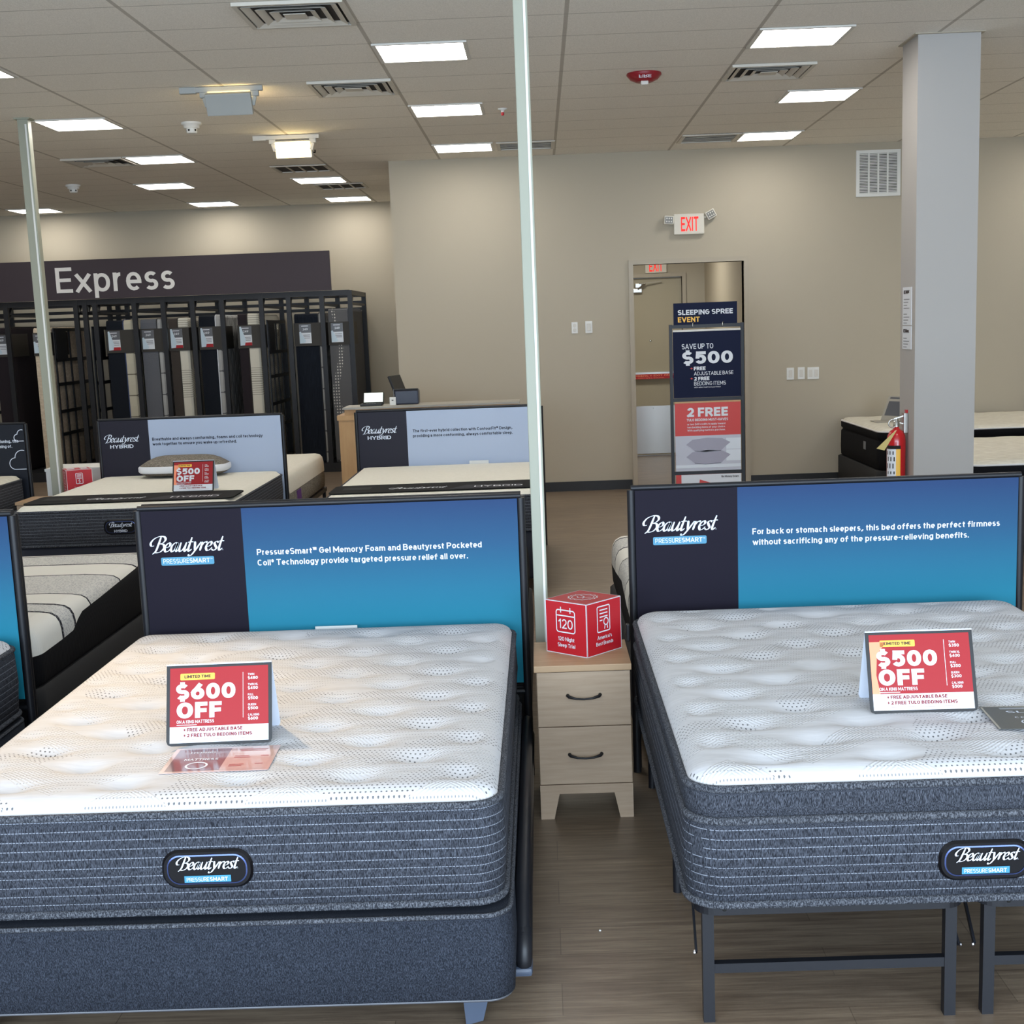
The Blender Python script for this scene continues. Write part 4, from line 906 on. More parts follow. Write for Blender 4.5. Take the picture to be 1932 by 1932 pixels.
# ------------------------------------------------------------------ RED CUBES
def red_cube(label, loc, rz, s, faces):
    t = thing('display_cube', label, 'display cube', loc, rz, 'red advertising cubes')
    q = MB(); q.box(-s/2, s/2, -s/2, s/2, 0, s, 0)
    for side, kind in faces:
        if side == 'f': p = Print(q, (-s/2, -s/2, 0), (1, 0, 0), (0, 0, 1), (0, -1, 0), .0008)
        elif side == 'r': p = Print(q, (s/2, -s/2, 0), (0, 1, 0), (0, 0, 1), (1, 0, 0), .0008)
        elif side == 'l': p = Print(q, (-s/2, s/2, 0), (0, -1, 0), (0, 0, 1), (-1, 0, 0), .0008)
        else: p = Print(q, (-s/2, -s/2, s), (1, 0, 0), (0, 1, 0), (0, 0, 1), .0008)
        e = s*.006; wd = s*.022
        p.line([(e, e), (s-e, e), (s-e, s-e), (e, s-e)], s*.018, 1, 1, True)
        if kind == 'cal':
            p.rrect_line(s*.27, s*.42, s*.72, s*.84, s*.05, wd, 1); p.line([(s*.27, s*.735), (s*.72, s*.735)], wd, 1)
            for x in (.385, .615): p.line([(s*x, s*.79), (s*x, s*.90)], wd, 1, 3)
            p.text('120', s*.315, s*.49, s*.18, 1, s*.355)
            p.text('120 Night', s*.5, s*.255, s*.075, 1, s*.40, .012, 2, 'c'); p.text('Sleep Trial', s*.5, s*.135, s*.075, 1, s*.43, .012, 2, 'c')
        elif kind == 'cert':
            p.rrect_line(s*.30, s*.42, s*.66, s*.90, s*.03, wd, 1)
            for k in range(3): p.line([(s*.37, s*(.83-.065*k)), (s*.60, s*(.83-.065*k))], wd, 1)
            p.line([(s*.37, s*.635), (s*.45, s*.635)], wd, 1); p.circ(s*.55, s*.60, s*.065, wd, 1)
            p.line([(s*.52, s*.54), (s*.505, s*.46)], wd, 1); p.line([(s*.58, s*.54), (s*.595, s*.46)], wd, 1)
            p.text("America's", s*.5, s*.28, s*.07, 1, s*.42, .012, 2, 'c'); p.text('Best Brands', s*.5, s*.165, s*.07, 1, s*.50, .012, 2, 'c')
        elif kind == 'seal':
            p.circ(s*.5, s*.5, s*.27, wd, 1, 2, s*.018, 14); p.circ(s*.5, s*.5, s*.21, wd*.7, 1); p.line([(s*.38, s*.48), (s*.47, s*.40), (s*.63, s*.58)], wd*1.2, 1); p.line([(s*.36, s*.6), (s*.5, s*.54), (s*.58, s*.40)], wd, 1)
        elif kind == 'tag':
            p.rrect_line(s*.36, s*.44, s*.62, s*.86, s*.03, wd, 1)
            for k in range(4): p.line([(s*.40, s*(.80-.05*k)), (s*.58, s*(.80-.05*k))], wd, 1)
            p.text('$', s*.49, s*.49, s*.11, 1, None, .02, 2, 'c')
            p.text('Low Price', s*.5, s*.255, s*.075, 1, s*.42, .012, 2, 'c'); p.text('Guarantee', s*.5, s*.145, s*.075, 1, s*.46, .012, 2, 'c')
        elif kind == 'bar': p.poly([(s*.1, s*.3), (s*.4, s*.3), (s*.4, s*.75), (s*.1, s*.75)], 1, 2); p.rect(s*.62, s*.2, s*.9, s*.8, 1, 2)
    q.build('printed_shell', ['red', 'prwhite'], t); return t
red_cube('red cube marked 120 Night Sleep Trial on the near nightstand', (.131, 5.139, .5945), math.radians(-42), .204, [('f', 'cal'), ('r', 'cert'), ('t', 'seal')])
red_cube('red cube marked Low Price Guarantee on the far nightstand', (-3.862, 11.22, .5945), math.radians(27), .205, [('f', 'tag'), ('l', 'cert'), ('t', 'bar')])

# ------------------------------------------------------------------ PRICE SIGNS, CARDS
def price_sign(label, loc, rz, big, rows):
    t = thing('price_sign', label, 'price sign', loc, rz, 'red price signs')
    w, h, lean = .305, .222, .085
    u = Vector((1, 0, 0)); v = Vector((0, lean, h)).normalized(); n = Vector((0, -h, lean)).normalized(); L = math.hypot(lean, h)
    q = MB()
    # front board, rounded at the foot, standing on its lower edge
    def face(o, vv, nn, th, mi):
        pts = [(.014, 0), (w-.014, 0), (w-.004, .004), (w, .014), (w, L), (0, L), (0, .014), (.004, .004)]
        q.loft([[tuple(Vector(o)+u*x+vv*y+nn*k) for x, y in pts] for k in (-th, 0)], mi, False)
    face((-w/2, 0, 0), v, n, .003, 0)
    p = Print(q, (-w/2, 0, 0), u, v, n, .0005)
    e = .010
    p.rect(e, .008, w-e, L-.012, 1, 1); p.rect(e, .008, w-e, .055, 2, 2)
    p.poly([(e, .055), (e+.022, .055), (e+.014, .11), (e+.02, .17), (e+.05, .205), (e, .205)], 3, 2) if big == '$500' else None
    p.rect(.040, .190, .140, .209, 4, 2, .003); p.text('LIMITED TIME', .090, .1955, .0085, 5, .076, .04, 3, 'c')
    p.text(big, .028, .133, .046, 6, .172, .05, 3); p.text('OFF', .030, .079, .046, 6, .130, .05, 3)
    p.text('ON A KING MATTRESS', .030, .064, .0095, 6, .108, .015, 3); p.rect(.030, .0585, .088, .0605, 6, 3)
    p.line([(.222, .075), (.222, .207)], .0014, 6, 3)
    for k, (a, c) in enumerate(rows):
        y = .197-.0295*k; p.text(a, .236, y, .0062, 6, None, .01, 3); p.text(c, .236, y-.0115, .0085, 6, .029, .03, 3)
    p.text('+ FREE ADJUSTABLE BASE', .050, .0405, .0098, 7, .170, .045, 3); p.text('+ 2 FREE TULO BEDDING ITEMS', .050, .0245, .0098, 7, .198, .045, 3)
    p.rect(.024, .0165, .27, .0172, 7, 3)
    q.build('front_board', ['black', 'signred', 'prwhite', 'orange', 'yellow', 'ink', 'prwhite', 'redink'], t)
    q = MB(); v2 = Vector((0, -lean, h)).normalized(); n2 = Vector((0, h, lean)).normalized()
    face((-w/2, 2*lean, 0), v2, n2, .003, 0); q.build('rear_board', 'prblue', t)
    return t
R6 = [('TWIN', '$480'), ('TWIN XL', '$450'), ('FULL', '$500'), ('QUEEN', '$500'), ('CAL KING', '$600')]
R5 = [('TWIN', '$350'), ('TWIN XL', '$400'), ('FULL', '$350'), ('QUEEN', '$300'), ('CAL KING', '$500')]
price_sign('red folded price sign reading $600 OFF on the left mattress', (-.966, 3.79, .675), math.radians(2), '$600', R6)
price_sign('red folded price sign reading $500 OFF on the right mattress', (1.058, 3.765, .709), math.radians(-1), '$500', R5)
price_sign('small far red price sign reading $500 OFF below the grey pillow', (-2.572, 9.90, .722), 0, '$500', R5)
t = thing('laminated_card', 'laminated two tone card lying before the $600 sign', 'card', (-.925, 3.645, .6775), math.radians(1.5))
q = MB(); q.box(-.148, .148, -.112, .105, 0, .0012, 0); p = Print(q, (-.148, -.112, .0012), (1, 0, 0), (0, 1, 0), (0, 0, 1), .0004)
p.rect(.012, .012, .160, .205, 1, 1); p.rect(.160, .012, .284, .205, 0, 1)
for x, y, wd in ((.185, .185, .08), (.19, .172, .07), (.182, .125, .04), (.182, .112, .045), (.255, .122, .022), (.180, .05, .04), (.180, .038, .036), (.25, .052, .022)): p.rect(x, y, x+wd, y+.005, 2, 2)
p.text('HYBRID', .05, .165, .012, 3, .07, .01, 2); p.text('MATTRESS', .045, .10, .018, 3, .095, .02, 2); p.circ(.09, .055, .028, .006, 3)
q.build('laminate_sheet', ['lam', 'lamd', 'lamr', 'prblue'], t)
t = thing('info_card', 'charcoal card lying at the right edge beside the $500 sign', 'card', (1.40, 3.655, .7135), math.radians(-4))
q = MB(); q.box(-.19, .2, -.10, .115, 0, .0015, 0); p = Print(q, (-.19, -.10, .0015), (1, 0, 0), (0, 1, 0), (0, 0, 1), .0004)
p.rect(0, 0, .006, .215, 1, 1); p.rect(0, .209, .39, .215, 1, 1)
for x, y, wd in ((.05, .195, .09), (.05, .186, .07)): p.rect(x, y, x+wd, y+.003, 2, 1)
p.text('SLEEP', .06, .15, .018, 2, .13, .01, 1); p.text('comfort', .07, .10, .016, 2, .11, 0, 1); p.circ(.10, .06, .022, .004, 2, 1)
q.build('card_sheet', ['cardd', 'stone', 'prblue'], t)

# ------------------------------------------------------------------ COUNTER AND ITS MACHINES
t = thing('sales_counter', 'light maple sales counter behind the right pale blue headboard', 'counter', (-1.93, 12.95, 0))
q = MB(); q.box(0, 1.75, 0, .62, 0, 1.005); q.build('body', 'maple', t)
q = MB(); q.box(-.012, 1.76, -.01, .63, 1.005, 1.052); q.build('worktop', 'maple', t)
q = MB(); q.box(.055, 1.70, .04, .40, 1.052, 1.105); q.build('riser', 'maple', t)
q = MB(); q.box(.045, 1.72, .0, .44, 1.105, 1.125); q.build('transaction_ledge', 'stone', t)
t = thing('payment_terminal', 'card payment terminal with a lit white screen on the counter', 'payment terminal', (-1.63, 13.13, 1.1255))
M = Matrix.Rotation(math.radians(-52), 4, 'X')
q = MB(); q.box(-.105, .105, -.07, .06, 0, .022, 0, None, .006); q.box(-.10, .10, -.006, .012, -.01, .115, 0, Matrix.Translation((.02, -.02, .025)) @ Matrix.Rotation(math.radians(-32), 4, 'X'), .006); q.build('body', 'black', t)
q = MB(); q.box(-.09, .09, -.0075, -.0062, .008, .108, 0, Matrix.Translation((.02, -.02, .025)) @ Matrix.Rotation(math.radians(-32), 4, 'X')); q.build('screen', 'screen', t)
q = MB()
for i in range(4):
    for j in range(2): q.box(-.045+.024*i, -.028+.024*i, -.06+.014*j, -.050+.014*j, .022, .026)
q.build('keypad', 'grey', t)
t = thing('card_holder', 'small white card holder beside the payment terminal', 'card holder', (-1.425, 13.12, 1.1255))
q = MB(); q.box(-.03, .03, -.012, .012, 0, .075, 0, None, .003); p = Print(q, (-.03, -.012, 0)); p.rect(.02, .042, .038, .050, 1, 1); q.build('holder', ['white', 'dark'], t)
q = MB(); q.tube([(.008, .01, .07), (.012, .012, .15)], .003, 6); q.build('stem', 'grey', t)
t = thing('receipt_printer', 'dark receipt printer behind the card holder on the counter', 'printer', (-1.30, 13.22, 1.1255))
q = MB(); q.box(-.11, .12, -.08, .09, 0, .135, 0, None, .012); q.build('housing', mat('printer_blue_black', (40, 44, 62), .35), t)
q = MB(); q.box(-.11, .12, -.085, -.05, .135, .150, 0, None, .006); q.build('lid', 'black', t)
t = thing('monitor', 'tilted black monitor edge above the counter at the wall corner', 'monitor', (-1.33, 13.52, 1.052))
q = MB(); q.box(-.17, .17, -.012, .012, .14, .36, 0, Matrix.Rotation(math.radians(78), 4, 'Z') @ Matrix.Rotation(math.radians(-20), 4, 'X'), .005); q.build('screen_shell', 'black', t)
q = MB(); q.lathe([(.07, 0), (.07, .012), (.02, .02), (.018, .2)], 16); q.build('stand', 'black', t)

# ------------------------------------------------------------------ MATTRESS RACK AND FASCIA
RY, RB, RH = 18.10, 19.52, 2.365
posts = [-8.05, -7.45, -6.97, -6.05, -5.93, -5.80, -5.285, -4.905, -4.522, -4.135, -3.62, -3.26, -2.825, -2.455]
t = thing('mattress_rack', 'tall black metal rack of upright mattresses below the dark fascia sign', 'rack', (0, 0, 0)); RACK = t
for x in posts:
    q = MB(); q.bar((x, RY, 0), (x, RY, RH), .06, .05); q.build('front_post', 'bmetal', t)
    q = MB(); q.bar((x, RB, 0), (x, RB, RH), .06, .05); q.build('rear_post', 'bmetal', t)
    q = MB(); q.bar((x, RY, RH-.03), (x, RB, RH-.03), .05, .06); q.bar((x, RY, RH-.17), (x, RB, RH-.17), .03, .03); q.bar((x, RY+.03, RH-.22), (x, RY+.22, RH-.05), .03, .03); q.build('depth_beam', 'bmetal', t)
for y, z, h in ((RY, RH-.03, .07), (RB, RH-.03, .06), (RB, RH-.13, .04), (RB, RH-.22, .04), (RY, .06, .12), (RB, .06, .12)):
    q = MB(); q.bar((posts[0], y, z), (posts[-1], y, z), .05, h) if False else q.box(posts[0], posts[-1], y-.02, y+.02, z-h/2, z+h/2); q.build('cross_rail', 'bmetal', t)
q = MB(); q.box(posts[0], posts[-1], RY, RB, .09, .12); q.build('bottom_deck', 'black', t)
for x in (-7.40, -6.40, -5.885, -3.575):      # wire grids that divide the empty bays
    q = MB()
    for y in (RY+.08, RY+.36, RY+.66, RY+.98, RB-.08): q.box(x-.008, x+.008, y-.018, y+.018, .15, 2.02)
    for z in (.16, .62, .92, 1.28, 1.60, 2.0): q.box(x-.008, x+.008, RY+.06, RB-.06, z-.022, z+.022)
    q.box(x-.012, x+.012, RY+.10, RY+.52, 1.62, 1.98)
    q.build('wire_grid', 'bmetal', t)
t = thing('fascia_sign', 'dark aubergine sign board with big white lettering over the mattress rack', 'sign', (-5.2, RY-.06, 0))
q = MB(); q.box(-3.4, -.32, -.02, .02, 2.372, 2.875); q.box(-.32, 2.52, -.02, .02, 2.372, 2.875); p = Print(q, (0, -.0205, 0), layer=.003)
p.text('Express', -1.052, 2.462, .322, 1, 1.545, .006, 1)
q.build('printed_board', ['expr', 'exprtxt'], t)
m_hb = m_heather('herringbone_cream', (196, 192, 178), (206, 202, 188)); 
def m_herring():
    m = mat('herringbone_knit', (206, 202, 188), .85); n = NT(m); o = n.obj()
    f = n.M('MULTIPLY', n.M('MINIMUM', n.M('ABSOLUTE', n.M('SUBTRACT', n.M('FRACT', n.M('DIVIDE', o[2], .74)), .5)), .26), 1.1)
    s = n.M('FRACT', n.M('DIVIDE', n.M('ADD', o[1], n.M('MULTIPLY', f, 2.6)), .11))
    n.color(n.mix(n.M('LESS_THAN', s, .28), lin((206, 202, 188)), lin((146, 142, 130)))); return m
def m_quiltw(name, a, b):
    m = mat(name, a, .85); n = NT(m); o = n.obj()
    u = n.M('ABSOLUTE', n.M('SUBTRACT', n.M('FRACT', n.M('DIVIDE', n.M('ADD', o[1], o[2]), .28)), .5))
    v = n.M('ABSOLUTE', n.M('SUBTRACT', n.M('FRACT', n.M('DIVIDE', n.M('SUBTRACT', o[1], o[2]), .28)), .5))
    k = n.M('MINIMUM', u, v); n.color(n.mix(n.M('LESS_THAN', k, .025), lin(a), lin(b))); n.bump(k, .8, .03); return m
def m_dots():
    m = mat('grey_dotted_cloth', (98, 98, 100), .9); n = NT(m); o = n.obj()
    c = n.M('ADD', .10, n.M('MULTIPLY', n.M('SINE', n.M('MULTIPLY', o[2], 5.2)), .05))
    inw = n.M('LESS_THAN', n.M('ABSOLUTE', n.M('SUBTRACT', o[0], c)), n.mrange(o[2], .2, 2.0, .06, .02))
    a = n.M('SUBTRACT', n.M('FRACT', n.M('DIVIDE', o[0], .034)), .5); b2 = n.M('SUBTRACT', n.M('FRACT', n.M('DIVIDE', o[2], .040)), .5)
    d = n.M('LESS_THAN', n.M('ADD', n.M('MULTIPLY', a, a), n.M('MULTIPLY', b2, b2)), .07)
    n.color(n.mix(n.M('MULTIPLY', inw, d), lin((98, 98, 100)), lin((208, 206, 198)))); return m
MT['herr'] = m_herring(); MT['quiltc'] = m_quiltw('cream_diamond_quilt', (190, 184, 164), (110, 104, 90)); MT['quiltg'] = m_quiltw('grey_diamond_quilt', (170, 170, 168), (96, 96, 98)); MT['dots'] = m_dots()
MT['rnavy'] = m_heather('navy_border_cloth', (20, 23, 29), (33, 38, 47)); MT['rgrey'] = m_heather('grey_border_cloth', (86, 88, 94), (116, 118, 124)); MT['rbrown'] = m_heather('taupe_border_cloth', (62, 56, 52), (78, 72, 67))
MT['rplum'] = m_heather('plum_border_cloth', (36, 31, 35), (50, 44, 48)); MT['rpin'] = m_heather('pinstripe_border', (20, 24, 32), (33, 39, 50), zs=(260, 260, 6)); MT['rbeige'] = m_heather('beige_ruched', (196, 180, 158), (214, 199, 178), zs=(20, 20, 40))
MT['bluepipe'] = mat('blue_piping', (50, 66, 104), .7); MT['glare'] = mat('painted_glare', (196, 214, 226), .08, spec=.9)  # last colour is the pale glare painted on the price tags
GR = 'mattresses standing in the black rack'
def rack_mattress(label, x0, xm, x1, border, quilt, pipe, top=2.09, red=True, tagx=None, band=(1.665, 1.965), rz=0):
    """stands on its end; front edge is the border (x0..x1), right face is the quilted sleeping side"""
    t = thing('mattress', label, 'mattress', (x0, RY+.08, .12), rz, GR); w = x1-x0; H = top-.12; r = .05; D = 1.36
    q = MB(); wb = xm-x0
    prof = [(y, z) for y, z in ((r*.3, 0), (0, r*.6), (0, H-r), (r*.29, H-r*.29), (r, H), (D-r, H), (D, H-r), (D, 0))]
    q.loft([[(0+.012, y+.01, min(max(z, .01), H-.012)) for y, z in prof], [(.0+.03*0, y, z) for y, z in prof], [(wb, y, z) for y, z in prof]], 0, False, (True, False)); q.build('border', border, t)
    q = MB(); q.loft([[(wb, y, z) for y, z in prof], [(w-.03, y, z) for y, z in prof], [(w-.008, y+.012, min(max(z, .01), H-.012)) for y, z in prof], [(w, y+.035, min(max(z, .03), H-.035)) for y, z in prof]], 0, False, (False, True)); q.build('quilted_face', quilt, t)
    q = MB(); q.tube([(wb, y-.002, z+.002) for y, z in prof[1:6]], .007, 6); q.build('piping', pipe, t)
    z0, z1 = band[0]-.12, band[1]-.12
    q = MB(); q.box(-.010, w+.010, -.012, .62, z0, z1, 0); q.build('sleeve', 'sleeve', t)
    tx = tagx if tagx is not None else .02
    q = MB(); q.box(tx, tx+.155, -.016, -.012, z0+.035, z1-.015, 0); p = Print(q, (tx, -.016, z0+.035), layer=.0015)
    hh = z1-z0-.05
    p.rect(0, hh*.55, .155, hh, 1, 1); p.text('249', .045, hh*.68, .03, 0, .07, .02, 2); p.rect(.03, hh*.88, .12, hh*.92, 0, 2)
    for k in range(3): p.rect(.05, hh*(.26+.08*k), .14, hh*(.285+.08*k), 1, 2)
    p.poly([(.0, hh*.98), (.02, hh), (.075, hh*.3), (.06, hh*.02), (.0, 0)], 3, 3) if red else p.poly([(.0, hh*.6), (.02, hh*.62), (.085, hh*.1), (.07, hh*.04), (.0, 0)], 3, 3)  # slanting pale patch paints a glare across the tag
    if red: p.rect(.0, 0, .155, hh*.16, 2, 2)
    q.build('price_tag', ['card', 'cardg', 'signred', 'glare'], t)
    return t
rack_mattress('navy mattress with cream diamond quilting, leftmost tagged one in the rack by the wire grid', -5.70, -5.475, -5.34, 'rnavy', 'quiltc', 'bluepipe')
rack_mattress('light grey upright mattress with black piping, second tagged one in the rack', -5.245, -5.03, -4.955, 'rgrey', 'quiltg', 'black', red=False, tagx=.015)
rack_mattress('taupe upright mattress with cream herringbone face, third tagged one in the rack', -4.875, -4.755, -4.62, 'rbrown', 'herr', 'sleeve')
rack_mattress('navy upright mattress with pale piping left of the plum herringbone one', -4.475, -4.255, -4.18, 'rnavy', 'quiltg', 'card', 2.11)
rack_mattress('plum upright mattress with cream herringbone face beside the empty grid bay', -3.960, -3.835, -3.68, 'rplum', 'herr', 'sleeve', 2.115)
rack_mattress('navy pinstriped upright mattress right of the empty grid bay', -3.215, -2.90, -2.855, 'rpin', 'quiltg', 'black', 2.085, False, .06)
rack_mattress('tall grey upright mattress with white dotted wave in the last bay on the right', -2.765, -2.51, -2.485, 'dots', 'rgrey', 'rgrey', 2.135, False, .03)
rack_mattress('beige ruched upright mattress partly behind the left white pole', -6.67, -6.50, -6.44, 'rbeige', 'rbeige', 'dark', 2.03, False, .0)
rack_mattress('dark upright mattress in the rack at the left edge', -7.20, -7.02, -6.99, 'rplum', 'rplum', 'dark', 2.05, False, .02)
# wall phone at the wall corner
t = thing('wall_plate_sign', 'white square plate with a black curve beside the rack', 'wall sign', (-1.79, YF-.012, 1.49))
q = MB(); q.box(-.02, .22, 0, .012, 0, .21, 0, None, .003); p = Print(q, (0, 0, 0), layer=.002)
p.line([(.10+.07*math.cos(math.radians(a)), .105+.085*math.sin(math.radians(a))) for a in range(115, 246, 10)], .03, 1, 1); q.build('plate', ['white', 'dark'], t)

# ------------------------------------------------------------------ THINGS ON THE BACK WALL
t = thing('exit_sign', 'lit EXIT sign with two emergency lamps above the doorway', 'exit sign', (1.64, YW, 2.835), 0, 'exit signs')
q = MB(); q.box(-.163, .163, -.055, 0, -.108, .108, 0, None, .010); p = Print(q, (0, -.0555, 0)); p.text('EXIT', -.086, -.075, .150, 1, .186, .012, 1); q.build('housing', ['exitface', 'exitred'], t)
for sx, rot in ((-1, -4), (1, 28)):
    M = Matrix.Translation((sx*.215+(.018 if sx > 0 else 0), -.05, .062+(.03 if sx > 0 else -.015))) @ Matrix.Rotation(math.radians(-rot), 4, 'Y')
    q = MB(); q.box(-.052, .052, -.03, .03, -.045, .045, 0, M, .010); q.tube([(sx*.16, -.03, .07), (sx*.185, -.04, .065)], .014, 8); h = q.build('lamp_head', 'exitface', t)
    q = MB(); q.box(-.040, .040, -.034, -.030, -.034, .034, 0, M); h2 = q.build('lens', 'lens', h)
    q = MB()
    for a in (-.024, 0, .024):
        for c in (-.016, .016): q.box(a-.006, a+.006, -.038, -.034, c-.008, c+.008, 0, M)
    q.build('reflector', 'clear', h)
t = thing('exit_sign', 'second lit EXIT sign inside the corridor above the far door', 'exit sign', (1.585, CY, 2.53), 0, 'exit signs')
q = MB(); q.box(-.145, .145, -.05, 0, -.075, .105, 0, None, .010); p = Print(q, (0, -.0505, 0)); p.text('EXIT', -.088, -.055, .135, 1, .18, .012, 1); q.build('housing', ['exitface', 'exitred'], t)
t = thing('wall_grille', 'tall white louvred grille high on the wall left of the column', 'vent', (3.665, YW, 3.29))
q = MB()
for a in ((-.235, .235, -.24, -.205), (-.235, .235, .205, .24), (-.235, -.20, -.205, .205), (.20, .235, -.205, .205)): q.box(a[0], a[1], -.02, 0, a[2], a[3])
q.build('frame', 'white', t)
q = MB(); q.box(-.2, .2, -.004, 0, -.205, .205); q.build('duct_opening', 'ductgap', t)
for k in range(3):
    q = MB(); x = -.1+.1*k; q.box(x-.008, x+.008, -.018, -.002, -.205, .205); q.build('mullion', 'white', t)
for k in range(26):
    q = MB(); z = -.198+.0158*k; q.box(-.2, .2, -.014, -.006, z-.0042, z+.0042, 0); q.build('louvre', 'white', t)
def plate(label, name, cat, x0, x1, z0, z1, n, kind, group):
    t = thing(name, label, cat, ((x0+x1)/2, YW, (z0+z1)/2), 0, group); w, h = x1-x0, z1-z0
    q = MB(); q.box(-w/2, w/2, -.009, 0, -h/2, h/2, 0, None, .003); q.build('plate', 'white', t)
    for k in range(n):
        cx = -w/2+w*(k+.5)/n; q = MB()
        if kind == 'sw': q.box(cx-.020, cx+.020, -.014, -.009, -.038, .038, 0, None, .003); q.build('rocker', 'wmetal', t)
        elif kind == 'th': q.box(cx-.022, cx+.022, -.018, -.009, -.04, .04, 0, None, .004); q.build('display', 'grey' if False else 'wmetal', t)
        else:
            for dz in (-.026, .024): q.lathe([(.020, -.009), (.018, -.014)], 14, 0, Matrix.Translation((cx, 0, dz)) @ Matrix.Rotation(math.pi/2, 4, 'X') @ Matrix.Scale(-1, 4, (0, 0, 1)))
            q.build('socket', 'wmetal', t)
plate('ivory wall plate with two round controls, left of the doorway', 'wall_control', 'wall control', .351, .418, 1.724, 1.845, 1, 'ou', 'wall plates')
plate('white thermostat plate between the round controls and the doorway', 'thermostat', 'thermostat', .501, .577, 1.722, 1.850, 1, 'th', 'wall plates')
plate('first white light switch right of the doorway, nearest the poster stand', 'light_switch', 'light switch', 2.683, 2.763, 1.139, 1.269, 1, 'sw', 'light switches')
plate('second white light switch, middle of three right of the doorway', 'light_switch', 'light switch', 2.804, 2.879, 1.141, 1.270, 1, 'sw', 'light switches')
plate('wide double light switch, rightmost of three beside the doorway', 'light_switch', 'light switch', 2.910, 3.035, 1.137, 1.266, 2, 'sw', 'light switches')

# ------------------------------------------------------------------ POSTER STAND
t = thing('poster_stand', 'tall black poster stand reading Sleeping Spree Event in front of the doorway', 'poster stand', (1.565, 13.0, 0))
q = MB()
for sx in (-.335, .335): q.box(sx-.014, sx+.014, -.02, .02, .02, 1.785)
for z in (1.765, 1.08, .385, .05): q.box(-.335, .335, -.018, .018, z-.016, z+.016)
for sx in (-.335, .335): q.box(sx-.02, sx+.02, -.26, .26, 0, .03)
q.build('frame', 'bmetal', t)
q = MB(); q.box(-.305, .29, -.010, .004, 1.775, 1.982); p = Print(q, (-.305, -.010, 1.775))
p.text('SLEEPING SPREE', .040, .097, .046, 1, .515, .03, 1); p.text('EVENT', .040, .030, .048, 2, .205, .03, 1); q.build('header_board', ['posternavy', 'prwhite', 'yellow'], t)
for x in (-.13, .15):
    q = MB(); q.tube([(x, -.02, 1.76), (x, -.03, 1.79), (x+.01, -.016, 1.80), (x+.012, .0, 1.775)], .005, 6); q.build('clip', 'chrome', t)
q = MB(); q.box(-.317, .317, -.030, -.020, 1.10, 1.735); p = Print(q, (-.317, -.030, 1.10))
p.rect(0, .617, .634, .635, 5, 1); p.text('SAVE UP TO', .082, .455, .048, 1, .295, .012, 1)
p.text('$500', .085, .315, .115, 1, .475, .045, 1)
p.text('FREE', .192, .255, .034, 1, .11, .05, 1); p.text('ADJUSTABLE BASE', .192, .208, .034, 1, .37, .0, 1); p.text('2 FREE', .192, .160, .034, 1, .145, .05, 1); p.text('BEDDING ITEMS', .192, .113, .036, 1, .30, .0, 1)
p.text('with select mattress purchase', .192, .09, .013, 1, .25, .0, 1)
for z in (.262, .167): p.text('+', .158, z, .024, 3, .025, .02, 1)
q.build('poster', ['posternavy', 'prwhite', 'yellow', 'postred', 'postred', 'wmetal'], t)['label'] = 'navy poster reading SAVE UP TO $500'
q = MB(); q.box(-.310, .310, -.030, -.020, .405, 1.065); p = Print(q, (-.310, -.030, .405))
p.rect(0, .645, .62, .66, 3, 2); p.rect(0, .335, .62, .645, 0, 1); p.rect(0, 0, .62, .335, 2, 1)
p.text('2 FREE', .110, .515, .085, 1, .39, .045, 2); p.text('TULO BEDDING MUST-HAVES', .110, .473, .024, 1, .39, .03, 2)
for k, sr in enumerate(('or two $60 credits to apply toward', 'two bedding items of your choice.', 'With qualifying mattress purchase.')): p.text(sr, .114, .436-.029*k, .018, 1, .36, .01, 2)
p.rect(.48, .20, .62, .305, 5, 2); p.rect(.48, .09, .62, .195, 5, 2); p.rect(0, .03, .62, .06, 5, 2)
for cy in (.245, .128):
    pts = [(.10, cy+.006), (.16, cy+.052), (.30, cy+.068), (.44, cy+.060), (.52, cy+.020), (.47, cy-.02), (.43, cy-.058), (.28, cy-.068), (.18, cy-.056), (.14, cy-.02)]
    p.poly(pts, 4, 3); p.line([(.18, cy-.054), (.28, cy-.066), (.43, cy-.056)], .005, 6, 4)
q.build('poster', ['postred', 'prwhite', 'postgrey', 'maple', 'postpil', 'postpale', 'cardg'], t)['label'] = 'red poster reading 2 FREE with two grey pillows'
q = MB(); q.box(-.310, .310, -.030, -.020, -.24+.30, .370); p = Print(q, (-.310, -.030, .06)); p.rect(0, 0, .62, .31, 1, 1); p.rect(0, 0, .05, .31, 0, 2); p.poly([(.19, .0), (.48, .0), (.40, .205), (.225, .262)], 0, 2); p.text('$', .21, .16, .05, 1, None, .03, 3); p.text('No Money Down', .43, .275, .020, 2, .165, .02, 2)
q.build('poster', ['postred', 'prwhite', 'ink'], t)['label'] = 'white poster with a red tag'

# ------------------------------------------------------------------ COLUMN: notices, fire extinguisher
for lb, z0, z1 in (('long printed notice taped to the shaded side of the column', 1.738, 1.995), ('short printed notice below the long one on the column', 1.575, 1.732)):
    t = tag(MB().build('x', 'white'), lb, 'notice', 'notices on the column'); bpy.data.objects.remove(t)
    q = MB(); q.box(2.526, 2.530, 9.43, 9.655, z0, z1, 0); p = Print(q, (2.526, 9.655, z0), (0, -1, 0), (0, 0, 1), (-1, 0, 0))
    h = z1-z0
    for k in range(int(h/.02)):
        if k % 5 == 4: continue
        p.rect(.03, .012+.02*k, .03+.09+.06*((k*7) % 3)/2, .017+.02*k, 1, 1)
    p.rect(.03, h-.045, .06, h-.022, 2, 1); p.rect(.075, h-.04, .17, h-.026, 2, 1)
    o = q.build('wall_notice', ['prwhite', 'grey', 'ink']); tag(o, lb, 'notice', 'notices on the column')
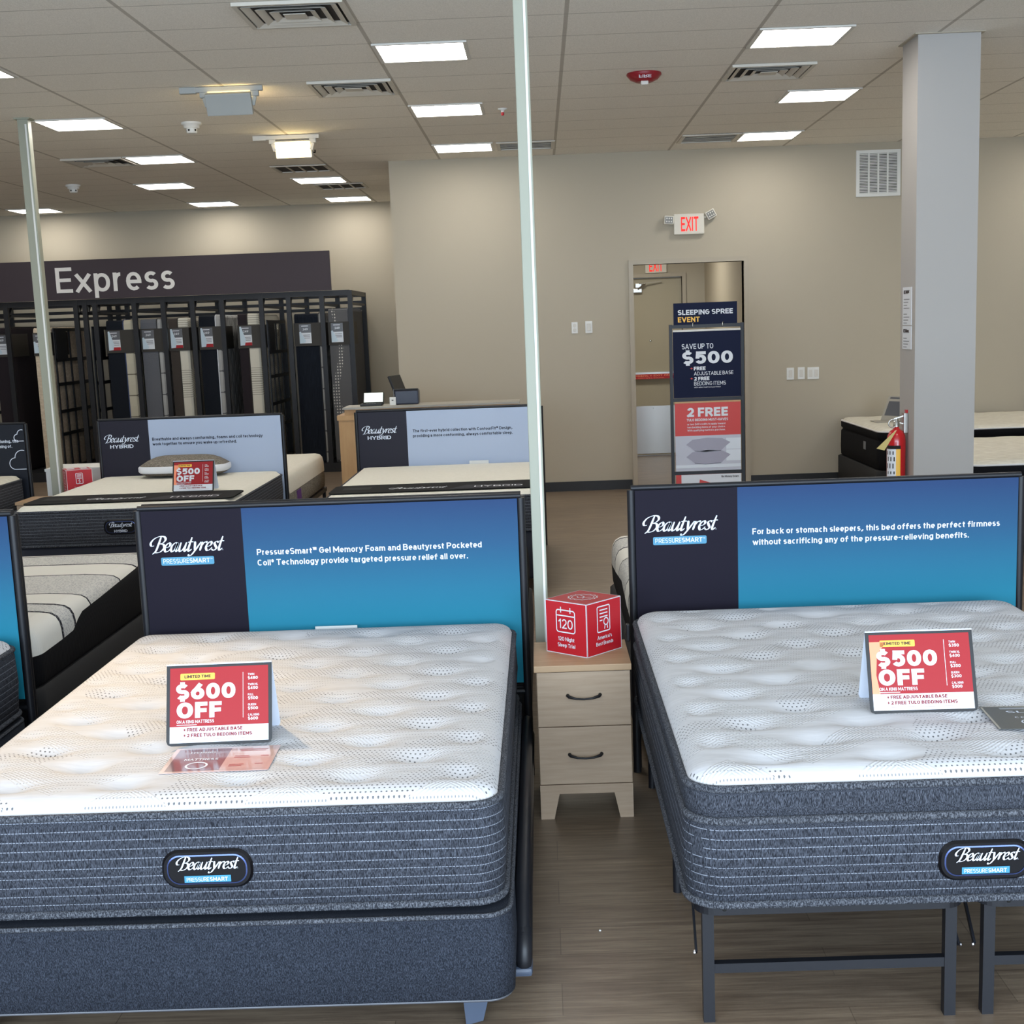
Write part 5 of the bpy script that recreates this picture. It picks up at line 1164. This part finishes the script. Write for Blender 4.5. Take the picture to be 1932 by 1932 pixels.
t = thing('fire_extinguisher', 'red fire extinguisher with yellow tag hanging on the column', 'fire extinguisher', (2.455, 9.52, .56))
q = MB(); q.lathe([(.055, 0), (.064, .012), (.065, .38), (.060, .425), (.044, .455), (.022, .470), (.018, .49)], 24); q.build('cylinder', 'extred', t)
q = MB(); n = 14; z0, z1 = .13, .355
for k in range(n):
    a0 = math.radians(-174+96*k/n); a1 = math.radians(-174+96*(k+1)/n); r = .0656
    q.add([(r*math.cos(a), r*math.sin(a), z) for a, z in ((a0, z0), (a1, z0), (a1, z1), (a0, z1))], [(0, 1, 2, 3)], 2 if k > 9 else 0)
    if k <= 9:
        for zz in ((.16, .18), (.20, .235), (.25, .28), (.295, .32)):
            if (k+int(zz[0]*100)) % 3 == 0: q.add([(.0662*math.cos(a), .0662*math.sin(a), z) for a, z in ((a0, zz[0]), (a1, zz[0]), (a1, zz[1]), (a0, zz[1]))], [(0, 1, 2, 3)], 1)
    q.add([(.0664*math.cos(a), .0664*math.sin(a), z) for a, z in ((a0, z1-.02), (a1, z1-.02), (a1, z1+.004), (a0, z1+.004))], [(0, 1, 2, 3)], 1)
    q.add([(.0656*math.cos(a), .0656*math.sin(a), z) for a, z in ((a0, .06), (a1, .06), (a1, .10), (a0, .10))], [(0, 1, 2, 3)], 1)
q.build('label', ['prwhite', 'dark', 'yellow'], t)['label'] = 'white and yellow instruction label'
q = MB(); q.tube([(.0665*math.cos(2*math.pi*k/20), .0665*math.sin(2*math.pi*k/20), .12) for k in range(20)], .004, 6, 0, True); q.build('strap', 'dark', t)
q = MB(); q.lathe([(.022, .485), (.022, .52), (.012, .53), (.012, .545)], 14); q.bar((-.02, 0, .54), (.07, 0, .565), .02, .008); q.bar((-.02, 0, .525), (.06, 0, .50), .02, .006); q.build('valve', 'chrome', t)
q = MB(); q.tube([(-.03+.03*math.cos(a), -.02, .51+.028*math.sin(a)) for a in [2*math.pi*k/14 for k in range(14)]], .005, 6, 0, True); q.build('pin_ring', 'chrome', t)
q = MB(); q.box(.045, .074, -.03, .03, .44, .58, 0, None, .004); q.build('wall_hook', 'chrome', t)
q = MB(); q.box(.062, .074, -.02, .02, .52, .60); q.build('bracket_plate', 'extred', t)
q = MB(); q.add([(-.045, -.067, .445), (-.012, -.067, .47), (-.10, -.075, .33), (-.155, -.075, .345)], [(0, 1, 2, 3)]); q.add([(-.045, -.066, .445), (-.012, -.066, .47), (-.10, -.074, .33), (-.155, -.074, .345)], [(3, 2, 1, 0)]); q.build('inspection_tag', 'tagy', t)

# ------------------------------------------------------------------ BEDS BEHIND THE COLUMN
def quilt_bed(lm, lb, x0, x1, y0, y1, zt, thick, pillow=.10):
    cx, cy = (x0+x1)/2, (y0+y1)/2; hw, hl = (x1-x0)/2, (y1-y0)/2; zb = zt-thick
    t = thing('mattress', lm, 'mattress', (cx, cy, zb), 0, 'black sided mattresses'); H = thick
    q = MB(); side_wall(q, hw, hl, .10, [(0, .02), (.015, .0), (.1, -.004), (H-pillow-.03, .0), (H-pillow-.01, .02)]); q.build('border', 'blackcloth', t)
    q = MB(); side_wall(q, hw, hl, .10, [(H-pillow-.012, .02), (H-pillow+.01, .0), (H-.04, -.002), (H-.028, .004)], 0, (False, False)); q.build('pillow_border', 'blackcloth', t)
    q = MB(); q.tube(ring(hw, hl, .10, H-.026, .004), .008, 6, 0, True); q.build('top_piping', 'knitw', t)
    q = MB(); top_surface(q, hw-.008, hl-.008, .09, tufted(H-.025, .032, .09, hw, hl, .012, .30, .30, .05, .04), .035); q.build('quilted_top', 'creamq', t)
    q = MB(); q.box(-hw-.006, -hw+.004, -.35, -.26, .16, .24); q.build('side_label', 'grey', t)
    u = thing('bed_platform', lb, 'bed base', (cx, cy, 0), 0, 'black bases behind the column')
    q = MB(); q.loft([[(x, y, z) for x, y in rrect(hw+.02-i, hl+.01-i, .05)] for z, i in ((.04, .015), (.06, 0), (zb-.01, 0), (zb-.001, .015))], 0, True); q.build('upholstered_box', 'basecloth', u)
    for sx in (-1, 1):
        for sy in (-1, 1):
            q = MB(); q.lathe([(.03, 0), (.03, .05)], 10, 0, Matrix.Translation((sx*(hw-.1), sy*(hl-.1), 0))); q.build('leg', 'black', u)
quilt_bed('cream quilted mattress with black sides by the wall, fire extinguisher before it', 'black base by the wall under the farther cream quilted mattress', 3.24, 5.27, 13.20, 14.97, .715, .40)
quilt_bed('cream quilted mattress at the right edge in front of the farther one', 'black base at the right edge under the nearer cream quilted mattress', 3.19, 5.22, 10.2, 12.22, .70, .40)
t = thing('brochure_stand', 'grey folded display card standing on the mattress left of the column', 'display card', (3.56, 14.05, .724), 0)
q = MB(); q.box(-.17, .17, -.14, .14, 0, .006); q.build('base_sheet', 'stone', t)
q = MB(); M = Matrix.Translation((.02, .02, .006)) @ Matrix.Rotation(math.radians(-58), 4, 'Z') @ Matrix.Rotation(math.radians(-26), 4, 'X'); q.box(-.15, .15, -.004, .004, 0, .27, 0, M)
p = Print(q, M @ Vector((-.15, -.004, 0)), (M.to_3x3() @ Vector((1, 0, 0))), (M.to_3x3() @ Vector((0, 0, 1))), (M.to_3x3() @ Vector((0, -1, 0)))); p.rect(.03, .05, .27, .21, 1, 1); p.rect(.03, .235, .27, .255, 1, 1); q.build('upright_sheet', ['stone', 'cardg'], t)
t = tag(MB().lathe([(.004, 0), (.003, .003)], 8, 0, Matrix.Translation((.122, 3.93, .001))).build('floor_crumb', 'white'), 'tiny white crumb on the floor in the aisle between the near beds', 'crumb')
